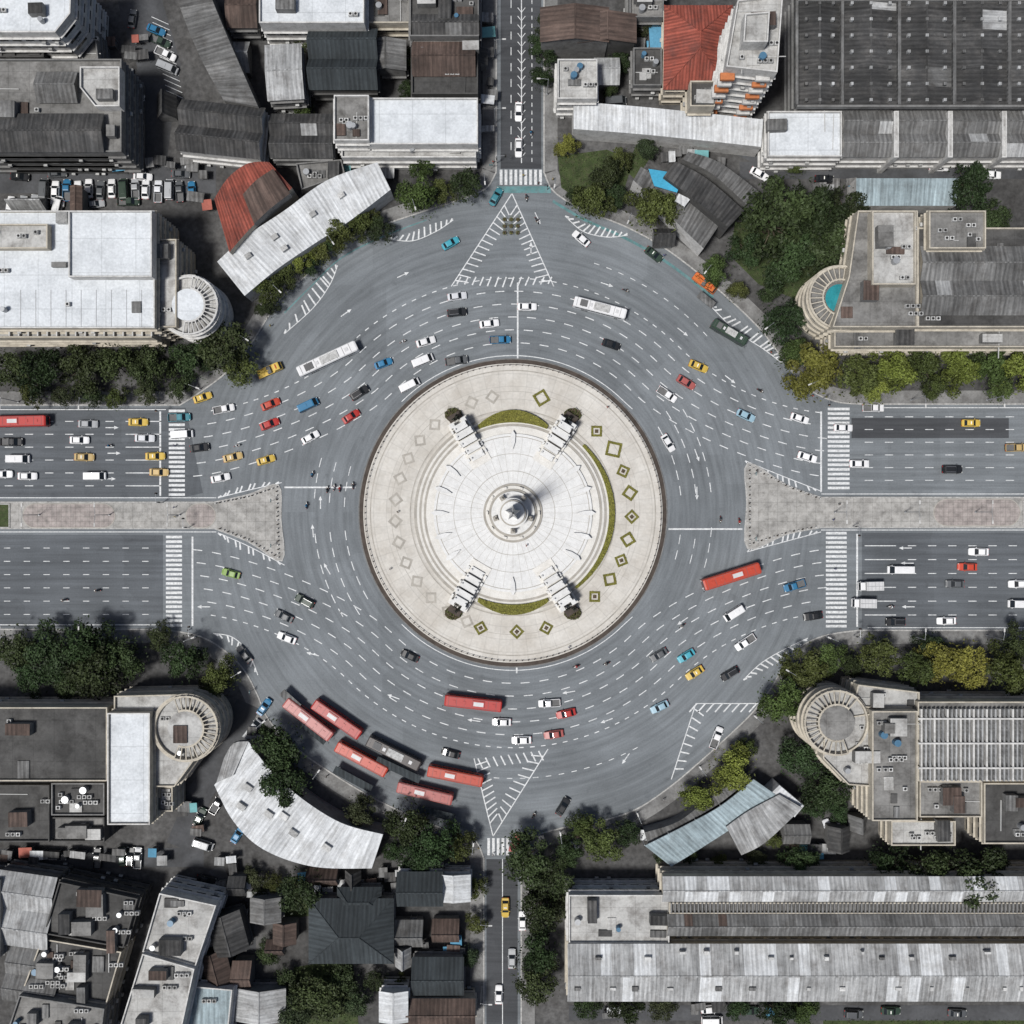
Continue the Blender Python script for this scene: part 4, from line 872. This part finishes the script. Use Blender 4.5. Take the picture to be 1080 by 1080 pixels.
def car(kind):
    m=MB(); C_='car_paint'
    if kind in('car','taxi'):
        m.loft([ring(-2.28,.68,.3,.74),ring(-2.18,.83,.24,.9),ring(-1.5,.9,.22,.96),ring(0,.91,.22,.95),ring(1.0,.9,.22,.93),ring(1.8,.86,.24,.82),ring(2.15,.78,.26,.72),ring(2.3,.58,.34,.6)],C_)
        cabin(m,-1.72,1.02,-1.12,.22,.78,.62,.93,1.42); wheels(m,(-1.42,1.42),.9); lights(m,2.12,-2.24,.62,.56); mirrors(m,.72,.88,.95)
        if kind=='taxi': m.box(-.3,0,1.49,.2,.7,.14,'lamp_white')
    elif kind=='suv':
        m.loft([ring(-2.3,.78,.3,.95),ring(-2.2,.9,.28,1.08),ring(0,.93,.26,1.08),ring(1.1,.92,.26,1.06),ring(2.1,.85,.28,.95),ring(2.35,.66,.34,.75)],C_)
        cabin(m,-2.15,1.15,-1.95,.45,.84,.7,1.05,1.68); wheels(m,(-1.45,1.45),.93,.37); lights(m,2.2,-2.3,.65,.7); mirrors(m,.9,.92,1.1)
        for s in(-1,1): m.box(-.7,s*.6,1.76,2.2,.06,.05,'chrome')
    elif kind=='van':
        m.loft([ring(-2.6,.85,.3,1.0),ring(-2.5,.94,.28,1.1),ring(1.6,.94,.28,1.1),ring(2.35,.86,.3,.95),ring(2.5,.7,.36,.8)],C_)
        cabin(m,-2.5,2.15,-2.42,1.35,.92,.82,1.08,1.98); wheels(m,(-1.6,1.7),.94,.34); lights(m,2.42,-2.58,.68,.62); mirrors(m,1.75,.94,1.15)
        m.box(-.8,0,2.05,1.1,.9,.08,C_)
    elif kind=='pickup':
        m.loft([ring(-.45,.9,.3,1.02),ring(.3,.92,.3,1.03),ring(1.3,.91,.3,1.0),ring(2.2,.86,.32,.9),ring(2.5,.68,.36,.74)],C_)
        cabin(m,-.55,1.4,-.35,.72,.82,.68,1.0,1.62)
        m.box(-1.55,0,.5,2.2,1.8,.1,'plastic_grey')
        for s in(-1,1): m.box(-1.55,s*.87,.5,2.2,.1,.54,C_)
        m.box(-2.62,0,.5,.1,1.84,.54,C_); m.box(-.5,0,.5,.1,1.84,.56,C_); wheels(m,(-1.65,1.65),.92,.37); lights(m,2.3,-2.68,.66,.68); mirrors(m,1.15,.9,1.05)
    elif kind=='truck':
        m.box(-.2,0,.55,6.2,.9,.25,'black'); m.loft([ring(1.4,1.0,.5,1.35),ring(2.7,1.02,.45,1.3),ring(3.05,.95,.5,1.15)],C_); cabin(m,1.45,2.98,1.5,2.6,.98,.9,1.3,2.15)
        m.box(-1.0,0,.85,4.5,2.1,1.9,'bus_white'); m.box(-1.0,0,2.75,4.3,.1,.06,'steel')
        for k in range(5): m.box(-2.9+k*.95,0,2.752,.06,2.06,.05,'steel')
        wheels(m,(-2.2,-1.5,2.2),1.0,.42); lights(m,2.98,-3.25,.7,.75); mirrors(m,2.5,1.0,1.5)
    elif kind=='tow_truck':
        m.box(-.3,0,.5,5.8,1.0,.25,'black'); m.loft([ring(1.0,.98,.45,1.3),ring(2.6,1.0,.42,1.25),ring(2.95,.92,.5,1.1)],C_); cabin(m,1.05,2.85,1.1,2.35,.95,.86,1.25,2.0)
        m.box(-1.2,0,.78,4.2,2.05,.12,C_); m.box(-.3,0,.9,.9,1.7,.7,'plastic_grey')
        for s in (-1,1): m.box(-1.2,s*.98,.9,4.2,.08,.4,C_)
        m.tube((-.4,0,1.6),(-2.9,0,2.1),.12,.09,C_); m.tube((-2.9,0,2.1),(-3.1,0,1.2),.03,.03,'black'); wheels(m,(-2.0,2.0),.98,.42); lights(m,2.88,-3.28,.7,.7); m.box(1.6,0,2.08,.2,1.1,.12,'lamp_red')
    elif kind=='bus' or kind=='coach':
        L=6.3 if kind=='bus' else 7.4
        R1=[ring(-L,1.12,.4,2.9,.2),ring(-L+.25,1.25,.35,3.0,.2),ring(L-.35,1.25,.35,3.0,.2),ring(L,1.1,.4,2.85,.2)]; m.loft(R1,C_)
        for s in (-1,1):
            n=9
            for i in range(n):
                x0=-L+.7+i*(2*L-1.6)/n; x1=x0+(2*L-1.6)/n-.12; P=[(x0,s*1.258,1.45),(x1,s*1.258,1.45),(x1,s*1.258,2.45),(x0,s*1.258,2.45)]; m.face(P if s<0 else P[::-1],'car_glass')
        m.face([(L+.01,-1.0,1.1),(L+.01,1.0,1.1),(L-.0,.95,2.6),(L-.0,-.95,2.6)],'car_glass'); m.face([(-L-.01,.95,1.5),(-L-.01,-.95,1.5),(-L-.01,-.95,2.5),(-L-.01,.95,2.5)],'car_glass')
        if kind=='bus':
            m.box(-1.2,0,3.0,2.6,1.4,.2,C_); m.box(-1.2,0,3.2,2.2,.9,.02,'bus_white')
            for x in (-4.6,2.0,4.2): m.box(x,0,3.0,.7,.7,.1,C_)
            for s in(-1,1): m.box(0,s*.95,3.0,2*L-1.4,.05,.04,'plastic_grey')
            for i in range(7): m.box(-L+1.2+i*1.75,0,3.002,.05,1.9,.03,'plastic_grey')
        else:
            m.box(.5,0,3.0,4.4,1.7,.25,'ac'); m.box(-4.6,0,3.0,2.0,1.6,.18,'plastic_grey')
            for i in range(8): m.box(-L+.9+i*1.75,0,3.002,.08,2.0,.04,'plastic_grey')
            for x in(-2.6,4.8): m.box(x,0,3.0,.8,.8,.12,'bus_white')
        wheels(m,(-L+2.9,-L+3.9,L-2.4) if kind!='bus' else (-L+2.9,L-2.4),1.25,.5); lights(m,L-.03,-L+.02,.85,.6)
        for s in(-1,1): m.tube((L-.1,s*1.15,2.6),(L+.35,s*1.35,2.4),.04,.04,'black',5); m.box(L+.35,s*1.38,1.95,.1,.22,.42,'black')
    elif kind=='motorcycle':
        for x in(-.62,.65): m.tube((x,-.05,.3),(x,.05,.3),.3,.3,'tyre',12); m.tube((x,-.055,.3),(x,.055,.3),.17,.17,'chrome',8)
        m.loft([ring(-.75,.08,.55,.74,.03),ring(-.3,.15,.35,.8,.04),ring(.15,.13,.3,.72,.04),ring(.35,.1,.4,.85,.03)],'car_paint'); m.box(-.3,0,.79,.75,.26,.08,'black')
        m.tube((.66,0,.3),(.42,0,1.0),.05,.05,'chrome'); m.tube((.42,-.34,1.02),(.42,.34,1.02),.025,.025,'black'); m.box(.52,0,.85,.16,.2,.2,'lamp_white'); m.box(-.8,0,.6,.08,.16,.1,'lamp_red')
        add_fig(m,sit,lambda z,x:'hair' if z>1.46 else 'cloth' if z>.95 and x<.1 else 'skin' if z>.95 else 'trousers'); 
        for k in range(3): m.cyl(-.05,0,1.46+k*.09,(.15,.165,.13)[k],.09,'car_paint',10,r2=(.165,.13,.03)[k])
    return m.mesh(kind)
NM={'c':'car','t':'taxi','s':'suv','v':'van','p':'pickup','k':'truck','w':'tow_truck','b':'bus','o':'coach','m':'motorcycle'}
OBN={'c':'car','t':'taxi','s':'suv','v':'van','p':'pickup_truck','k':'box_truck','w':'tow_truck','b':'bus','o':'coach_bus','m':'motorcycle_with_rider'}
VM={k:car(v) for k,v in NM.items()}
CL={'w':(.70,.70,.70),'W':(.56,.57,.59),'s':(.34,.35,.36),'g':(.09,.095,.10),'k':(.015,.016,.018),'r':(.36,.03,.025),'R':(.42,.055,.03),'o':(.50,.14,.04),'y':(.52,.36,.07),'Y':(.46,.33,.14),'b':(.03,.15,.28),'c':(.06,.32,.40),'t':(.05,.2,.24),'n':(.03,.05,.035),'G':(.2,.31,.08),'p':(.36,.10,.09),'l':(.28,.42,.5),'B':(.05,.042,.04)}
def veh(x,y,a,k,c,z=0.0,h=1):
    o=bpy.data.objects.new(OBN[k],VM[k]); p=W(x,y,h); o.location=(p[0],p[1],z); o.rotation_euler=(0,0,rad(a+R.uniform(-1.5,1.5))); q=CL[c]; f=R.uniform(.9,1.1); o.color=(q[0]*f,q[1]*f,q[2]*f,1)
    s=R.uniform(.98,1.05)*(1.12 if k=='b' else 1.05); o.scale=(s,s,s); COL.objects.link(o); return o
VEH="""547,117,-90,c,w 547,155,-90,c,w 523,207,60,c,t 475,256,30,c,c 613,251,140,c,w 744,299,-38,w,o 770,350,-32,o,n,.6 633,324,-14,o,w,.88 482,312,8,c,W 482,329,5,s,k 556,323,0,c,w 516,341,6,c,w 528,358,2,p,b 449,360,17,c,w 446,380,22,v,w 482,380,8,p,g
404,383,20,c,b 345,378,24,o,w 285,390,24,w,y 213,419,18,t,y 236,431,12,p,w 285,426,22,c,R 284,447,20,c,r 325,427,25,v,b 379,414,32,s,k 370,439,33,c,r 432,406,27,v,w 327,461,28,c,w 280,485,18,t,y 245,482,15,t,Y 232,504,12,c,w 189,440,3,p,t 192,458,4,v,w 210,472,6,c,k
145,445,0,t,y 92,447,0,c,s 83,464,0,c,w 152,462,0,c,W 163,481,0,t,y 88,482,0,t,Y 19,484,0,v,w 100,502,0,v,w 28,502,0,c,w 167,498,0,c,Y 12,466,0,p,k 19,444,0,b,r 2,500,0,c,w 645,363,-18,c,k 737,386,-24,t,y 724,403,-30,c,p 704,416,-32,p,w 787,438,-26,c,l 844,441,-18,c,w 852,482,-16,c,w 907,489,0,c,w 705,467,-58,c,w 890,451,0,c,w
922,430,0,p,w 1025,446,0,t,y 1073,472,0,p,Y 1005,495,0,s,k 1033,582,180,c,w 1021,598,180,c,R 950,601,180,v,w,1.2 917,618,180,k,w,.9 910,636,180,k,w,.85 1008,616,180,c,g 1075,616,180,c,w 1075,637,180,v,w 945,656,180,s,k 999,655,180,c,w 858,650,188,c,k 838,618,198,p,b 772,608,197,b,R 774,647,212,v,w 786,678,213,p,w
770,711,212,s,k 733,710,212,t,y 724,692,212,c,c 695,691,212,c,g 696,746,205,c,l 756,778,70,p,w 579,742,184,p,w 597,753,192,c,r 584,775,190,c,p 529,762,178,c,w 550,781,180,c,w 499,742,174,b,r 432,692,155,c,k 302,673,158,c,w 299,650,152,c,g 321,634,152,s,n 243,605,165,c,G 257,690,128,c,g 475,795,165,c,k 594,851,60,c,k 543,890,70,c,p 533,958,-90,t,y 551,972,90,c,w 526,1050,90,c,w 540,1012,90,c,s
325,759,-38,b,p 355,759,-35,b,r 381,801,-28,b,R 415,795,-25,o,B,.9 480,819,-12,b,R 448,837,-15,b,p"""
for t in VEH.split():
    f=t.split(','); ob=veh(float(f[0]),float(f[1]),float(f[2]),f[3],f[4],0,3 if f[3] in 'bo' else 1.2)
    if len(f)>5: k=float(f[5]); ob.scale=(ob.scale[0]*k,ob.scale[1]*min(1,k+.25),ob.scale[2])
for x,y,a in ((345,516,80),(352,514,80),(323,533,85),(329,500,70),(102,623,180),(67,633,180),(760,548,-90),(780,550,-85),(660,306,-20),(802,412,-30),(608,703,195),(563,860,60),(566,232,-60),(555,208,-80),(372,512,90),(358,515,85),(640,700,200),(250,470,15),(115,470,0),(720,660,215),(940,640,180),(560,140,-90),(425,360,25)): veh(x,y,a,'m',R.choice('krwbg'))
PK=[(10+i*13,217,80) for i in range(5)]+[(46+i*12,200,90) for i in range(14)]+[(56,214,0),(100,215,10),(135,212,0),(165,30,-25),(170,44,-25),(174,58,-25),(178,72,-25),(140,20,80),(135,80,85),(148,110,80),(405,5,90),(392,8,90),(800,184,-25),(870,190,0),(20,186,0),(60,184,5),(150,186,0),(190,184,0),(215,890,-15),(210,862,60),(217,927,-10),(128,905,90),(138,904,90),(146,905,90),(103,905,90),(60,902,0),(20,908,0),(230,848,60),(266,768,55),(278,745,55),(875,875,110),(750,1064,0),(752,1076,0),(790,1066,0),(900,1068,0),(940,1066,0),(1010,1068,0),(1045,184,0),(990,176,0),(245,1000,80),(250,880,60),(230,1050,85),(885,870,110),(690,268,-35),(600,893,10),(650,108,0),(400,925,30),(30,50,0),(120,130,85),(128,105,80)]
for x,y,a in PK: veh(x+R.uniform(-1,1),y+R.uniform(-1.5,1.5),a+R.uniform(-4,4),R.choice('cccspvt'),R.choice('wwwWsgkkgbsn'),ZB+.035)
for _ in range(16): veh(R.uniform(1110,1500),R.choice((446,462,480,582,600,640)),0,R.choice('ccsv'),R.choice('wwksgr'))
for _ in range(14): veh(R.uniform(-500,-40),R.choice((446,462,480,582,600,640)),0,R.choice('ccsv'),R.choice('wwksgr'))
for x,y in ((250,400),(286,344),(330,296),(520,172),(583,190),(700,270),(812,372),(856,418),(185,535),(186,545),(880,540),(884,532),(878,548),(200,664),(240,694),(300,790),(345,818),(390,846),(425,862),(470,880),(505,893),(553,900),(640,872),(700,842),(770,785),(185,470),(880,600),(552,186),(420,540),(412,600),(640,430),(600,682),(555,575),(520,900),(330,806),(405,855),(460,877)):
    o=bpy.data.objects.new('pedestrian',PED); p=W(x,y); r=math.hypot(x-541,y-541)
    z=ZB
    if r<156: z=IZ
    if r<82: z=ztop
    if 525<y<560 and (x<228 or x>866): z=.17
    if (175<x<196 or 870<x<896) and not 525<y<560 or (527<x<573 and 179<y<196): z=.02
    o.location=(*p,z); o.rotation_euler=(0,0,R.uniform(0,6.28)); c=R.choice(((.6,.6,.6),(.4,.05,.04),(.05,.1,.3),(.5,.4,.1),(.03,.03,.03))); o.color=(*c,1); COL.objects.link(o)
def lampmesh(double):
    m=MB(); m.cyl(0,0,0,.22,.5,'steel',10); m.cyl(0,0,.5,.13,8.8,'steel',8,r2=.07)
    for s in ((-1,1) if double else (1,)):
        m.tube((0,0,9.1),(s*1.2,0,9.6),.05,.05,'steel'); m.tube((s*1.2,0,9.6),(s*2.2,0,9.65),.05,.04,'steel'); m.box(s*2.4,0,9.55,.9,.34,.14,'wall_white'); m.box(s*2.4,0,9.53,.6,.24,.02,'lamp_white')
    return m.mesh('street_lamp')
LD,LS=lampmesh(True),lampmesh(False)
def lamp(x,y,a,double=False,z=ZB):
    o=bpy.data.objects.new('street_lamp',LD if double else LS); p=W(x,y); o.location=(*p,z); o.rotation_euler=(0,0,rad(a)); COL.objects.link(o)
for x in range(-180,230,74): lamp(x,543,90,True,.16)
for x in range(880,1250,74): lamp(x,540,90,True,.16)
for k in (kNW,kNE,kSE,kSW):
    for i in range(1,len(k)-1,2):
        x,y=k[i]; d=Vector((x-541,y-541)).normalized(); x+=d.x*4; y+=d.y*4; lamp(x,y,math.degrees(math.atan2(541-y,x-541))+180)
for x,y,a in ((20,424,-90),(100,424,-90),(20,668,90),(100,668,90),(960,422,-90),(1040,422,-90),(960,670,90),(1040,670,90),(522,60,0),(522,130,0),(577,100,180),(508,960,0),(508,1040,0)): lamp(x,y,a)
m=MB(); m.cyl(0,0,0,.1,5.2,'steel',8); m.tube((0,0,5.1),(2.2,0,5.3),.06,.05,'steel'); m.box(2.2,0,4.5,.35,.4,1.1,'black')
for k,c in enumerate(('lamp_red','paint_yellow','paint_teal')): m.tube((2.38,0,5.35-.33*k),(2.42,0,5.35-.33*k),.13,.13,c,10)
m.box(0,0,2.6,.3,.35,.9,'black'); TL=m.mesh('traffic_light')
for x,y,a in ((172,426,-90),(172,530,90),(200,556,90),(206,668,90),(899,555,-90),(900,670,90),(868,420,-90),(524,172,0),(577,200,180),(551,908,180)):
    o=bpy.data.objects.new('traffic_light',TL); o.location=(*W(x,y),ZB); o.rotation_euler=(0,0,rad(a)); COL.objects.link(o)
m=MB(); m.cyl(0,0,0,.05,3,'steel',8); m.box(.06,0,2.1,.04,.9,.9,'paint_teal'); m.box(.09,0,2.45,.012,.6,.1,'paint_white'); m.box(.09,0,2.65,.012,.1,.3,'paint_white'); SG=m.mesh('traffic_sign')
for x,y,a in ((288,528,0),(288,575,0),(795,500,180),(795,568,180),(518,178,90),(296,314,-45),(704,256,200),(266,728,0),(560,888,90)):
    o=bpy.data.objects.new('traffic_sign',SG); o.location=(*W(x,y),ZB+.03); o.rotation_euler=(0,0,rad(a)); COL.objects.link(o)
m=MB()
for i in range(9): 
    p=W(532+ (i%3)*7,232+i//3*7); m.cyl(*p,0.01,.4,.5,'wall_cream',8,r2=.5,kt='soil')
    for _ in range(40): leafquad(m,(p[0]+R.gauss(0,.35),p[1]+R.gauss(0,.35),.6+R.random()*.5),.16,R.random())
o=m.build('planter_group'); o.color=(.08,.09,.03,1)
# ------------------------------------------------------------ light, camera
EL=66
sv=Vector((-.62,-.42,0)).normalized()*math.cos(rad(EL)); sv.z=math.sin(rad(EL))
sd=bpy.data.lights.new('sun','SUN'); sd.energy=3.9; sd.angle=rad(10); sd.color=(1,.985,.96); so=bpy.data.objects.new('sun',sd); so.rotation_euler=sv.to_track_quat('Z','Y').to_euler(); COL.objects.link(so)
w=bpy.data.worlds.new('World'); scene.world=w; w.use_nodes=True; nt=w.node_tree; sk=nt.nodes.new('ShaderNodeTexSky'); sk.sky_type='NISHITA'; sk.sun_disc=False; sk.sun_elevation=rad(EL); sk.sun_rotation=math.atan2(sv.x,sv.y); sk.air_density=1; sk.dust_density=3
nt.links.new(sk.outputs[0],nt.nodes['Background'].inputs[0]); nt.nodes['Background'].inputs[1].default_value=.065
cd=bpy.data.cameras.new('camera'); cd.angle=2*math.atan(540*S/H); cd.clip_end=4000; co=bpy.data.objects.new('camera',cd); co.location=(0,0,H); COL.objects.link(co); scene.camera=co
scene.view_settings.view_transform='Standard'; scene.view_settings.look='None'; scene.view_settings.exposure=0
print('objects',len(bpy.data.objects))
